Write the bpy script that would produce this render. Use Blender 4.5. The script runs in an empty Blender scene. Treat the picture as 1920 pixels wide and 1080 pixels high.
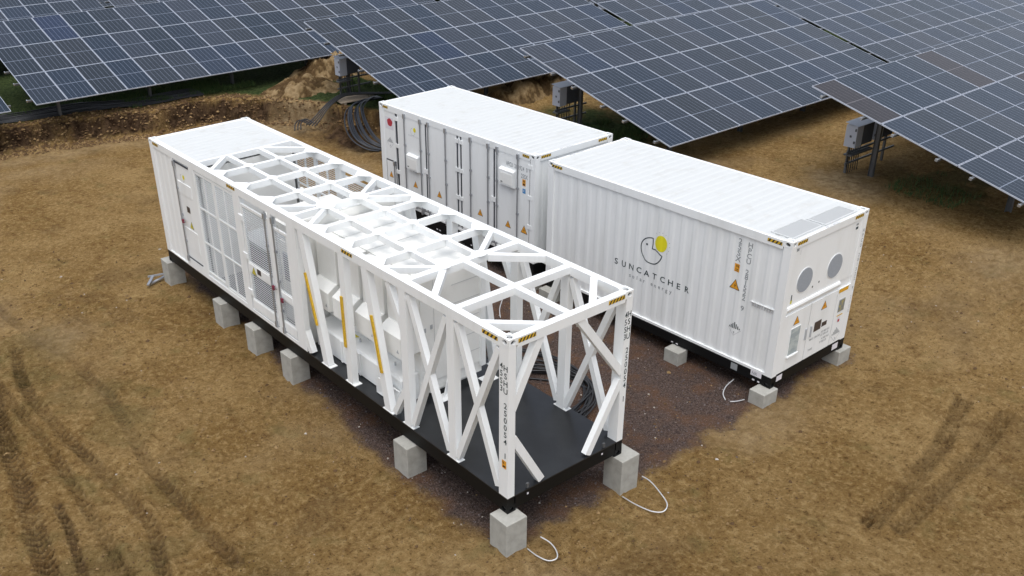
import bpy, math, random
import numpy as np
from mathutils import Vector, Matrix
R = math.radians
S = bpy.context.scene
# ------------------------------------------------------------------ camera
cam_d = bpy.data.cameras.new("camera"); cam = bpy.data.objects.new("camera", cam_d)
S.collection.objects.link(cam); S.camera = cam
yaw, pit, rol = 0.923842407, -0.507090932, -0.0266272971
f = Vector((math.cos(yaw)*math.cos(pit), math.sin(yaw)*math.cos(pit), math.sin(pit)))
r0 = Vector((math.sin(yaw), -math.cos(yaw), 0)); u0 = r0.cross(f)
rr = math.cos(rol)*r0 + math.sin(rol)*u0; uu = -math.sin(rol)*r0 + math.cos(rol)*u0
M = Matrix((rr, uu, -f)).transposed().to_4x4(); M.translation = Vector((-7.54780696, -8.64243893, 9.29932497))
cam.matrix_world = M
cam_d.sensor_width = 36; cam_d.lens = 1825.70075/1920*36
cam_d.shift_x = 119.363/1920; cam_d.shift_y = 104.279/1920
cam_d.clip_end = 1000; cam_d.clip_start = .1
# ------------------------------------------------------------------ light
SUN_EL, SUN_AZ = R(72), R(-128)            # azimuth of the sun in the xy plane (from +x)
w = bpy.data.worlds.new("World"); S.world = w; w.use_nodes = True
nt = w.node_tree; bg = nt.nodes["Background"]
sky = nt.nodes.new("ShaderNodeTexSky"); sky.sky_type = 'NISHITA'; sky.sun_disc = False
sky.sun_elevation = SUN_EL; sky.sun_rotation = math.pi/2 - SUN_AZ
sky.air_density = 1.0; sky.dust_density = 4.0; sky.ozone_density = 1.0; sky.altitude = 200
hs = nt.nodes.new("ShaderNodeHueSaturation"); hs.inputs['Saturation'].default_value = .42
nt.links.new(sky.outputs[0], hs.inputs['Color']); nt.links.new(hs.outputs[0], bg.inputs[0])
bg.inputs[1].default_value = 0.135
sd = bpy.data.lights.new("sun", 'SUN'); sd.energy = 1.0; sd.angle = R(60); sd.color = (1, .99, .97)
so = bpy.data.objects.new("sun", sd); S.collection.objects.link(so)
sdir = Vector((math.cos(SUN_EL)*math.cos(SUN_AZ), math.cos(SUN_EL)*math.sin(SUN_AZ), math.sin(SUN_EL)))
so.rotation_euler = sdir.to_track_quat('Z', 'Y').to_euler()
S.view_settings.view_transform = 'Standard'; S.view_settings.look = 'None'
S.view_settings.exposure = 0.58; S.view_settings.gamma = 1
# ------------------------------------------------------------------ materials
def mat(name, col, rough=.6, metal=0., noise=None, bump=None, spec=.5, coat=0.):
    m = bpy.data.materials.new(name); m.use_nodes = True
    n = m.node_tree.nodes; l = m.node_tree.links; b = n["Principled BSDF"]
    b.inputs['Roughness'].default_value = rough; b.inputs['Metallic'].default_value = metal
    b.inputs['Specular IOR Level'].default_value = spec; b.inputs['Coat Weight'].default_value = coat
    b.inputs['Base Color'].default_value = (*col, 1)
    tc = n.new("ShaderNodeTexCoord")
    if noise:                                   # (scale, second colour, lo, hi)
        t = n.new("ShaderNodeTexNoise"); t.inputs['Scale'].default_value = noise[0]; t.inputs['Detail'].default_value = 8
        t.inputs['Roughness'].default_value = .65
        mp = n.new("ShaderNodeMapping"); l.new(tc.outputs['Object'], mp.inputs[0])
        if len(noise) > 4: mp.inputs['Scale'].default_value = noise[4]
        l.new(mp.outputs[0], t.inputs['Vector'])
        mr = n.new("ShaderNodeMapRange"); mr.inputs[1].default_value = noise[2]; mr.inputs[2].default_value = noise[3]
        l.new(t.outputs['Fac'], mr.inputs[0])
        mx = n.new("ShaderNodeMix"); mx.data_type = 'RGBA'
        mx.inputs['A'].default_value = (*col, 1); mx.inputs['B'].default_value = (*noise[1], 1)
        l.new(mr.outputs[0], mx.inputs['Factor']); l.new(mx.outputs['Result'], b.inputs['Base Color'])
    if bump:
        t2 = n.new("ShaderNodeTexNoise"); t2.inputs['Scale'].default_value = bump[0]; t2.inputs['Detail'].default_value = 6
        l.new(tc.outputs['Object'], t2.inputs['Vector'])
        bm = n.new("ShaderNodeBump"); bm.inputs['Strength'].default_value = bump[1]; bm.inputs['Distance'].default_value = bump[2]
        l.new(t2.outputs['Fac'], bm.inputs['Height']); l.new(bm.outputs[0], b.inputs['Normal'])
    return m
MT = dict(
 white=mat("white_paint", (.86,.88,.88), .45, noise=(2.2,(.74,.755,.74),.48,.82,(1,1,.22))),
 roofdim=mat("white_paint_roof_dimmed", (.60,.62,.62), .5, noise=(2.6,(.50,.495,.47),.54,.85)),  # same white, darkened on the roofs to offset the strong light from above
 cab=mat("cabinet_paint", (.84,.845,.82), .5, noise=(2.,(.74,.74,.71),.5,.9)),
 grey=mat("grey_paint", (.42,.44,.46), .5),
 fan=mat("fan_mesh_grey", (.34,.37,.41), .6, noise=(30,(.30,.33,.37),.4,.7)),
 grille=mat("pale_grille", (.46,.475,.48), .6),
 slat=mat("mesh_grey", (.60,.63,.65), .5),
 rod=mat("galvanised_rod", (.42,.44,.47), .35, .7),
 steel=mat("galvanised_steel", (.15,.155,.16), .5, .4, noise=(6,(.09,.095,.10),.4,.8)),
 strap=mat("zinc_strap", (.62,.63,.64), .4, .4),
 black=mat("black_frame_paint", (.004,.0045,.005), .55, spec=.25),
 deck=mat("black_deck", (.006,.007,.009), .30, noise=(2.2,(.016,.018,.021),.42,.72), bump=(5,.25,.006), spec=.6),
 gasket=mat("rubber_gasket", (.035,.04,.055), .6),
 hole=mat("casting_hole_shade", (.06,.06,.06), .8),  # dark colour painting the shade at the bottom of the holes
 dark=mat("dark_interior", (.08,.085,.09), .6),
 yellow=mat("yellow_strip", (.72,.46,.03), .5, noise=(25,(.55,.33,.02),.4,.6)),
 orange=mat("orange_sign", (.80,.36,.03), .5),
 ylw=mat("yellow_sign", (.66,.60,.05), .5),
 logoy=mat("logo_yellow", (.80,.72,.02), .5),
 ink=mat("dark_lettering", (.035,.055,.06), .6),
 lgrey=mat("pale_lettering", (.30,.32,.33), .6),
 lfaint=mat("faint_lettering", (.50,.51,.52), .6),
 blk=mat("stripe_black", (.02,.018,.015), .6),
 red=mat("red_label", (.45,.04,.06), .6),
 maroon=mat("maroon_lock", (.20,.02,.05), .5),
 blue=mat("blue_label", (.06,.26,.55), .6),
 brown=mat("brown_plate", (.06,.045,.04), .5),
 paper=mat("paper_label", (.74,.72,.76), .6),
 glass=mat("grey_window", (.36,.42,.44), .25, noise=(3,(.5,.56,.56),.45,.55,(1,1,2.5))),
 glass2=mat("display_glass", (.22,.24,.23), .25, noise=(9,(.40,.36,.16),.5,.6)),
 concrete=mat("concrete", (.40,.395,.36), .85, noise=(5.5,(.27,.265,.235),.42,.8), bump=(28,.35,.01)),
 cable=mat("black_cable", (.018,.019,.022), .45),
 coil=mat("blue_black_cable", (.014,.018,.026), .4),
 alu=mat("aluminium", (.46,.50,.58), .45, 0.),
 inv=mat("inverter_grey", (.50,.54,.62), .4),
 heat=mat("heatsink_dark", (.09,.10,.12), .5),
 wood=mat("old_wood", (.30,.25,.19), .8, noise=(14,(.2,.16,.12),.4,.7)),
 shiny=mat("chrome_bracket", (.6,.62,.64), .25, .8),
)
def cell_material(name, base, line):
    m = bpy.data.materials.new(name); m.use_nodes = True
    n = m.node_tree.nodes; l = m.node_tree.links; b = n["Principled BSDF"]
    tc = n.new("ShaderNodeTexCoord"); sp = n.new("ShaderNodeSeparateXYZ"); l.new(tc.outputs['Object'], sp.inputs[0])
    def math_(op, a, bb=None, c=None):
        q = n.new("ShaderNodeMath"); q.operation = op
        for i, v in enumerate((a, bb, c)):
            if v is None: continue
            if isinstance(v, (int, float)): q.inputs[i].default_value = v
            else: l.new(v, q.inputs[i])
        return q.outputs[0]
    def stripes(src, pitch, off, width):          # 1 on a line
        v = math_('ADD', src, off); v = math_('DIVIDE', v, pitch); v = math_('FRACT', v)
        v = math_('SUBTRACT', v, .5); v = math_('ABSOLUTE', v)
        return math_('GREATER_THAN', v, .5 - width/pitch/2)
    X, Y = sp.outputs[0], sp.outputs[1]
    col = stripes(X, .1665, -.018, .013)           # gaps between the six cell columns
    bus = stripes(X, .01665, -.018, .0011)         # bus wires
    half = stripes(Y, 1.0475, 0.0, .024)            # the gap across the middle
    row = stripes(Y, .0862, 0.0, .003)
    rnd = n.new("ShaderNodeObjectInfo").outputs['Random']
    wn = n.new("ShaderNodeTexWhiteNoise"); wn.noise_dimensions = '1D'; l.new(rnd, wn.inputs['W'])
    hsv = n.new("ShaderNodeHueSaturation"); hsv.inputs['Color'].default_value = (*base, 1)
    mh = n.new("ShaderNodeMapRange"); l.new(wn.outputs['Value'], mh.inputs[0]); mh.inputs[3].default_value = .492; mh.inputs[4].default_value = .508
    l.new(mh.outputs[0], hsv.inputs['Hue'])
    ms = n.new("ShaderNodeMapRange"); l.new(rnd, ms.inputs[0]); ms.inputs[3].default_value = .55; ms.inputs[4].default_value = 1.1
    l.new(ms.outputs[0], hsv.inputs['Saturation'])
    mv = n.new("ShaderNodeMapRange"); l.new(wn.outputs['Value'], mv.inputs[0]); mv.inputs[3].default_value = .75; mv.inputs[4].default_value = 1.25
    l.new(mv.outputs[0], hsv.inputs['Value'])
    def mixc(a, fac, c, k):
        x = n.new("ShaderNodeMix"); x.data_type = 'RGBA'; l.new(a, x.inputs['A']); x.inputs['B'].default_value = (*c, 1)
        l.new(math_('MULTIPLY', fac, k), x.inputs['Factor']); return x.outputs['Result']
    c = mixc(hsv.outputs[0], bus, line, .22); c = mixc(c, row, line, .08)
    c = mixc(c, col, line, .62); c = mixc(c, half, line, .95)
    l.new(c, b.inputs['Base Color']); b.inputs['Roughness'].default_value = .3
    b.inputs['Specular IOR Level'].default_value = .5
    b.inputs['Coat Weight'].default_value = 0
    b.inputs['Roughness'].default_value = .17; b.inputs['Specular IOR Level'].default_value = .27
    return m
MT['cell'] = cell_material("solar_cells", (.012,.022,.038), (.19,.22,.28))
MT['cellbrown'] = cell_material("solar_cells_brown", (.026,.020,.024), (.13,.12,.13))
MT['cellblue'] = cell_material("solar_cells_blue", (.0115,.022,.045), (.19,.22,.29))
# ------------------------------------------------------------------ mesh helper
class MB:
    def __init__(s): s.v = []; s.f = []; s.m = []; s.names = []
    def mi(s, k):
        if k not in s.names: s.names.append(k)
        return s.names.index(k)
    def add(s, vs, fs, k):
        o = len(s.v); s.v += [tuple(x) for x in vs]; i = s.mi(k)
        for q in fs: s.f.append([o+a for a in q]); s.m.append(i)
    def box(s, lo, hi, k='white'):
        (a,b,c),(d,e,g) = lo,hi
        s.add([(a,b,c),(d,b,c),(d,e,c),(a,e,c),(a,b,g),(d,b,g),(d,e,g),(a,e,g)],
              [(0,3,2,1),(4,5,6,7),(0,1,5,4),(1,2,6,5),(2,3,7,6),(3,0,4,7)], k)
    def beam(s, p, q, wd, ht, k='white', side=(1,0,0)):
        p = Vector(p); q = Vector(q); d = (q-p).normalized(); sd = Vector(side); sd = (sd - d*sd.dot(d)).normalized()
        up = d.cross(sd)
        a = sd*wd/2; b = up*ht/2
        vs = [p-a-b,p+a-b,p+a+b,p-a+b,q-a-b,q+a-b,q+a+b,q-a+b]
        s.add(vs, [(0,1,2,3),(7,6,5,4),(0,4,5,1),(1,5,6,2),(2,6,7,3),(3,7,4,0)], k)
    def tube(s, pts, r, k='rod', n=8, caps=True):
        pts = [Vector(p) for p in pts]; o = len(s.v); i = s.mi(k); up = None
        for j, p in enumerate(pts):
            d = (pts[min(j+1,len(pts)-1)] - pts[max(j-1,0)]).normalized()
            if up is None:
                up = Vector((0,0,1)) if abs(d.z) < .9 else Vector((1,0,0))
            sd = d.cross(up).normalized(); up2 = sd.cross(d).normalized(); up = up2
            for a in range(n):
                t = 2*math.pi*a/n; s.v.append(tuple(p + sd*math.cos(t)*r + up2*math.sin(t)*r))
        for j in range(len(pts)-1):
            for a in range(n):
                b = (a+1) % n; s.f.append([o+j*n+a, o+(j+1)*n+a, o+(j+1)*n+b, o+j*n+b]); s.m.append(i)
        if caps:
            s.f.append([o+a for a in range(n)]); s.m.append(i)
            s.f.append([o+(len(pts)-1)*n+a for a in range(n)][::-1]); s.m.append(i)
    def prism(s, poly, off, k):                 # poly: 3-D points of a planar outline, off: extrusion vector
        n = len(poly); off = Vector(off); vs = [Vector(p) for p in poly]; vs += [p+off for p in vs]
        s.add(vs, [list(range(n))[::-1], list(range(n, 2*n))] + [(a,(a+1)%n,n+(a+1)%n,n+a) for a in range(n)], k)
    def ring(s, c, u, v, hw, hh, rw, rh, depth, k='white', kh='hole', n=20):   # plate with an oval hole running `depth` inwards
        c = Vector(c); u = Vector(u); v = Vector(v); nn = u.cross(v)
        out = []; inn = []
        for a in range(n):
            t = 2*math.pi*(a+.5)/n; ct, st = math.cos(t), math.sin(t)
            m_ = max(abs(ct), abs(st)); out.append(c + u*hw*ct/m_ + v*hh*st/m_); inn.append(c + u*rw*ct + v*rh*st)
        deep = [p - nn*depth for p in inn]
        s.add(out+inn, [(a,(a+1)%n,n+(a+1)%n,n+a) for a in range(n)], k)
        s.add(inn+deep, [(a,(a+1)%n,n+(a+1)%n,n+a) for a in range(n)], k)
        s.add(deep, [list(range(n))], kh)
    def build(s, name, parent=None, smooth=False, bevel=0.):
        me = bpy.data.meshes.new(name)
        zb = parent.get('_zb', 0.) if parent else 0.
        me.from_pydata([(x,y,z-zb) for x,y,z in s.v], [], s.f)
        for k in s.names: me.materials.append(MT[k])
        me.polygons.foreach_set('material_index', s.m)
        if smooth: me.polygons.foreach_set('use_smooth', [True]*len(s.f))
        me.update(); o = bpy.data.objects.new(name, me); S.collection.objects.link(o)
        if parent: o.parent = parent; o['_zb'] = zb
        if bevel:
            b = o.modifiers.new('b','BEVEL'); b.width = bevel; b.segments = 2; b.limit_method = 'ANGLE'
        return o
def root(name, loc, rz, label, cat, group=None, zb=None):
    o = bpy.data.objects.new(name, None); S.collection.objects.link(o); o.empty_display_size = .3
    o.location = loc; o.rotation_euler = (0,0,rz); o['label'] = label; o['category'] = cat
    if group: o['group'] = group
    o['_zb'] = loc[2] if zb is None else zb
    return o
def tag(o, label, cat=None, group=None, kind=None):
    if label: o['label'] = label
    if cat: o['category'] = cat
    if group: o['group'] = group
    if kind: o['kind'] = kind
    return o
_tc = {}
def text_mesh(txt):
    if txt in _tc: return _tc[txt]
    cu = bpy.data.curves.new('t', 'FONT'); cu.body = txt; cu.size = 1; cu.resolution_u = 3; cu.offset = .012
    ob = bpy.data.objects.new('t', cu); S.collection.objects.link(ob)
    bpy.context.view_layer.update()
    me = bpy.data.meshes.new_from_object(ob.evaluated_get(bpy.context.evaluated_depsgraph_get()))
    vs = [tuple(v.co) for v in me.vertices]; fs = [list(p.vertices) for p in me.polygons]
    bpy.data.objects.remove(ob)
    xs = [v[0] for v in vs] or [0]
    _tc[txt] = (vs, fs, min(xs), max(xs)); return _tc[txt]
CORR = [(0,0),(.072,0),(.12,.010),(.23,.010),(.278,0)]
def corr_depth(t):
    t = t % .278
    for (a,b),(c,d) in zip(CORR, CORR[1:]):
        if t <= c: return b + (d-b)*(t-a)/(c-a)
    return 0
class Deco:
    """flat paint on the plane org + a*right + b*up; optional corrugation followed along `right`."""
    def __init__(s, org, right, up, corr=None): s.o = Vector(org); s.r = Vector(right); s.u = Vector(up); s.n = s.r.cross(s.u); s.corr = corr
    def pt(s, a, b, lift):
        p = s.o + s.r*a + s.u*b
        if s.corr is not None: p = p - s.n*corr_depth(s.corr(p))
        return p + s.n*lift
    def _emit(s, mb, vs, fs, k, lift, th=.0015):
        if s.corr is None:
            n = len(vs); P = [s.pt(a,b,lift) for a,b in vs]; mb.add(P, fs, k); return
        import bmesh
        bm = bmesh.new(); V = [bm.verts.new((a,b,0)) for a,b in vs]
        for q in fs:
            try: bm.faces.new([V[i] for i in q])
            except ValueError: pass
        a0 = min(v[0] for v in vs); a1 = max(v[0] for v in vs)
        cuts = []
        ph = s.corr(s.o + s.r*0)            # corrugation coordinate at a=0
        sg = 1 if s.corr(s.o + s.r) > ph else -1
        for kk in range(-60, 61):
            for c,_ in CORR[:-1]:
                a = (kk*.278 + c - ph)*sg
                if a0 < a < a1: cuts.append(a)
        for a in sorted(cuts):
            g = list(bm.verts)+list(bm.edges)+list(bm.faces)
            bmesh.ops.bisect_plane(bm, geom=g, plane_co=(a,0,0), plane_no=(1,0,0), dist=1e-6)
        bm.verts.index_update()
        mb.add([s.pt(v.co.x, v.co.y, lift) for v in bm.verts], [[v.index for v in q.verts] for q in bm.faces], k); bm.free()
    def text(s, mb, txt, a, b, h, k='ink', wd=1., lift=.003, align='l'):
        vs, fs, x0, x1 = text_mesh(txt)
        if not vs: return
        sc = h/.70; W = (x1-x0)*sc*wd
        sh = {'l':0,'c':-W/2,'r':-W}[align]
        s._emit(mb, [(a+sh+(x-x0)*sc*wd, b+y*sc) for x,y,z in vs], fs, k, lift)
    def stack(s, mb, txt, a, b, h, pitch, k='ink', wd=1., lift=.003):
        for ch in txt:
            if ch != ' ': s.text(mb, ch, a, b-h, h, k, wd, lift, 'c')
            b -= pitch
    def poly(s, mb, pts, k, lift=.003): s._emit(mb, pts, [list(range(len(pts)))], k, lift)
    def rect(s, mb, a0, b0, a1, b1, k, lift=.003): s.poly(mb, [(a0,b0),(a1,b0),(a1,b1),(a0,b1)], k, lift)
    def stroke(s, mb, pts, wd, k, lift=.003):
        for (x0,y0),(x1,y1) in zip(pts, pts[1:]):
            d = math.hypot(x1-x0,y1-y0) or 1e-6; nx,ny = -(y1-y0)/d*wd/2,(x1-x0)/d*wd/2; ex,ey=(x1-x0)/d*wd*.3,(y1-y0)/d*wd*.3
            s.poly(mb, [(x0-ex-nx,y0-ey-ny),(x1+ex-nx,y1+ey-ny),(x1+ex+nx,y1+ey+ny),(x0-ex+nx,y0-ey+ny)], k, lift)
    def triangle(s, mb, a, b, wd, k='orange'):           # warning triangle, centre of base at (a,b)
        h = wd*.87
        s.poly(mb, [(a-wd/2,b),(a+wd/2,b),(a,b+h)], 'blk', .003)
        s.poly(mb, [(a-wd*.41,b+wd*.05),(a+wd*.41,b+wd*.05),(a,b+h*.9)], k, .0045)
        s.poly(mb, [(a+wd*.03,b+h*.66),(a-wd*.07,b+h*.34),(a+.01*wd,b+h*.36),(a-.02*wd,b+h*.14),(a+wd*.09,b+h*.42),(a+wd*.01,b+h*.42)], 'blk', .006)
    def hazard(s, mb, a0, a1, b0, b1, n=4, lift=.003):
        s.rect(mb, a0,b0,a1,b1,'yellow',lift)
        wv = (a1-a0)/n
        for i in range(n):
            x = a0+wv*i+wv*.12; s.poly(mb, [(x,b0),(x+wv*.42,b0),(min(x+wv*.42+(b1-b0)*.6,a1),b1),(x+(b1-b0)*.6,b1)], 'blk', lift+.0015)
    def hazmat(s, mb, a, b, r, k='ink', faint=False):    # diamond with vertical bars in its upper half, number below
        for i in range(7):
            x = -r*.75+i*r*.25; top = r-abs(x)
            if top > .03*r: s.poly(mb, [(a+x-r*.07,b),(a+x+r*.07,b),(a+x+r*.07,b+top*.92),(a+x-r*.07,b+top*.92)], k)
        for p,q in (((-1,0),(0,-1)),((0,-1),(1,0))):
            s.stroke(mb, [(a+p[0]*r,b+p[1]*r),(a+q[0]*r,b+q[1]*r)], r*.05, 'lfaint')
        s.text(mb, '9', a, b-r*.75, r*.32, 'lgrey', align='c')
# ------------------------------------------------------------------ terrain
rng = np.random.RandomState(7)
_L = rng.rand(256,256)
def vnoise(x, y, s, ox=0., oy=0.):
    x = x/s+ox+1000; y = y/s+oy+1000
    xi = np.floor(x).astype(int); yi = np.floor(y).astype(int); fx = x-xi; fy = y-yi
    fx = fx*fx*(3-2*fx); fy = fy*fy*(3-2*fy)
    a=_L[xi%256,yi%256]; b=_L[(xi+1)%256,yi%256]; c=_L[xi%256,(yi+1)%256]; d=_L[(xi+1)%256,(yi+1)%256]
    return (a*(1-fx)+b*fx)*(1-fy)+(c*(1-fx)+d*fx)*fy-.5
def fbm(x, y, s, o=5, g=.55, ox=0.):
    t = 0; a = 1
    for i in range(o): t = t + a*vnoise(x, y, s/2**i, ox+i*17.3, i*9.1); a *= g
    return t
def sst(t): t = np.clip(t,0,1); return t*t*(3-2*t)
def bank_y(x):      # foot of the cut bank, as y over x
    return np.interp(x, [-40,-10,-.2,3.1,4.9,7,8.3,9.3,10.2,11.5,13], [28,26.5,25.6,25.3,24.5,24.4,23.8,22.2,20.3,17.0,14.5])
def highness(x, y):
    by = bank_y(x) + .5*fbm(x,y,1.6,5,.6)
    s1 = sst((y-by+.15)/.75)
    # gentle ramp to the east
    d = (x-9.6)*.92 + (y-3)*.10
    s2 = sst(d/6.3)
    return np.maximum(s1, s2)
def g0(x, y):
    x = np.asarray(x,float); y = np.asarray(y,float)
    low = -.59 - .0265*np.clip(x,0,7.)
    hi = 0.0 - .006*np.clip(x-10,0,50)
    s = highness(x,y)
    return low*(1-s)+hi*s
def seg_track(x, y, pts, wd):
    """signed distance across / length along a polyline"""
    best = np.full(x.shape, 1e9); side = np.zeros(x.shape); al = np.zeros(x.shape); acc = 0
    for (x0,y0),(x1,y1) in zip(pts, pts[1:]):
        dx,dy = x1-x0,y1-y0; L = math.hypot(dx,dy); t = np.clip(((x-x0)*dx+(y-y0)*dy)/L/L,0,1)
        d = np.hypot(x-x0-t*dx, y-y0-t*dy); sg = ((x-x0)*dy-(y-y0)*dx)/L
        m = d < best; best = np.where(m,d,best); side = np.where(m,sg,side); al = np.where(m,acc+t*L,al); acc += L
    return best, side, al
# wheel tracks: path, half width, lug depth, darkness
TR = [([(-4.9,9.6),(-5.05,8.58),(-5.21,7.35),(-5.3,6.41),(-5.45,5.49),(-5.58,4.65),(-5.69,3.79),(-5.8,2.8)], .22, 1., .80),
      ([(-5.03,5.45),(-5.08,4.74),(-5.18,4.15),(-5.32,3.3)], .10, 1., 1.3),
      ([(-3.7,14.2),(-3.59,12.49),(-3.36,11.15),(-3.15,10.05),(-3.16,8.92),(-3.1,8.2),(-3.31,6.44),(-3.44,5.26),(-3.43,4.38),(-3.4,2.24)], .15, .35, .60),
      ([(-3.94,11.32),(-4.21,10.22),(-4.33,9.1),(-4.27,8.17),(-4.23,7.09),(-4.1,5.81),(-4.08,5.01),(-4.03,3.88),(-4.36,2.7)], .15, .6, .55),
      ([(-4.75,12.),(-4.7,10.),(-4.6,8.),(-4.62,6.4),(-4.7,4.6),(-4.8,2.9)], .13, .8, .42),
      ([(9.4,-2.2),(8.6,-2.45),(7.69,-2.68),(4.86,-3.1)], .20, 1., .40),
      ([(9.6,-2.9),(8.0,-3.2),(5.06,-3.45)], .18, .8, .32)]
def ground_full(x, y):
    h = g0(x,y)
    near = 1.
    trk_calm = 1.0
    h = h + .035*fbm(x,y,1.3,3) + .036*fbm(x,y,.36,4,.68,40.)*(.5+1.1*np.clip(fbm(x,y,2.7,2,.5,77.)+.4,0,1))
    cl = fbm(x,y,.17,3,.6,11.); h = h + .11*np.clip(cl-.06,0,1)*np.clip(.35+1.8*fbm(x,y,2.2,2,.5,3.),0,1.3)
    # bank roughness
    s = highness(x,y); bk = 4*s*(1-s)*(y > 14)
    h = h + bk*(.42*fbm(x,y,.7,5,.65,9.)+.26*np.abs(fbm(x,y,.3,2,.6,19.))-.03)
    # level gravel pad
    h = h*(1) ; pd = pad(x,y); h = h*(1-pd)+(g0(x,y)+.014*fbm(x,y,.25,3))*pd
    tk = np.zeros(x.shape)
    for pts,wd,lug,drk in TR:
        d,sd,al = seg_track(x,y,pts,wd); m = sst((wd-d)/(wd*.45))
        ch = np.clip(1.8*np.sin((al + np.abs(sd)*.9)*2*math.pi/.15),-1,1)
        edge = np.exp(-((d-wd*1.15)/.08)**2)
        fade = np.clip(.85+.9*fbm(x,y,1.1,3,.6,61.),.3,1.2); h = h*1.0 + m*fade*(-.040 + .046*ch*lug) + .030*edge*fade*(.5+1.5*fbm(x,y,.3,3))
        tk = np.maximum(tk, m*np.clip(fade*1.9*drk*(.30+.70*(ch < -.1)*lug),0,1))
    return h, tk
def pad(x, y):
    e = .20*fbm(x,y,.6,5,.68,31.)
    lx = np.interp(y, [-2,0,1,3,6,9,12,14],[-.35,-.25,-.45,-.35,-.15,.1,.2,.2])
    a = sst((x-lx+e)/.3); b = sst((9.7-x+e*2)/.7)
    c = sst((y+.30-.03*x+e*1.5)/.35); d = sst((13.6-y+e)/.8)
    return a*b*c*d
def axis(segs):
    o = []
    for a,b,s in segs: o += list(np.arange(a,b,s))
    return np.array(o+[segs[-1][1]])
xs = axis([(-400,-60,20),(-60,-20,2.),(-20,-9,.4),(-9,-2,.036),(-2,10,.05),(10,20,.085),(20,30,.3),(30,60,2.),(60,400,20)])
ys = axis([(-300,-30,20),(-30,-9,1.),(-9,-5,.1),(-5,9,.045),(9,17,.06),(17,29,.07),(29,45,.35),(45,80,2.),(80,500,20)])
def grid_obj(name, xs, ys, zf, k, attrs=None, smooth=True):
    X,Y = np.meshgrid(xs,ys,indexing='ij'); Z = zf(X,Y); A = None
    if isinstance(Z, tuple): Z, A = Z
    nx,ny = X.shape; V = np.stack([X,Y,Z],-1).reshape(-1,3)
    i = np.arange(nx-1)[:,None]*ny+np.arange(ny-1)[None]; i = i.ravel()
    F = np.stack([i,i+ny,i+ny+1,i+1],-1)
    me = bpy.data.meshes.new(name); me.vertices.add(len(V)); me.vertices.foreach_set('co', V.ravel())
    me.loops.add(F.size); me.loops.foreach_set('vertex_index', F.ravel())
    me.polygons.add(len(F)); me.polygons.foreach_set('loop_start', np.arange(0,F.size,4)); me.polygons.foreach_set('loop_total', np.full(len(F),4))
    me.polygons.foreach_set('use_smooth', np.ones(len(F),bool))
    me.update(calc_edges=True)
    if A is not None:
        at = me.attributes.new('zone','FLOAT_COLOR','POINT'); at.data.foreach_set('color', A.reshape(-1,4).astype(np.float32).ravel())
    me.materials.append(MT[k]); o = bpy.data.objects.new(name, me); S.collection.objects.link(o); return o
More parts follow.
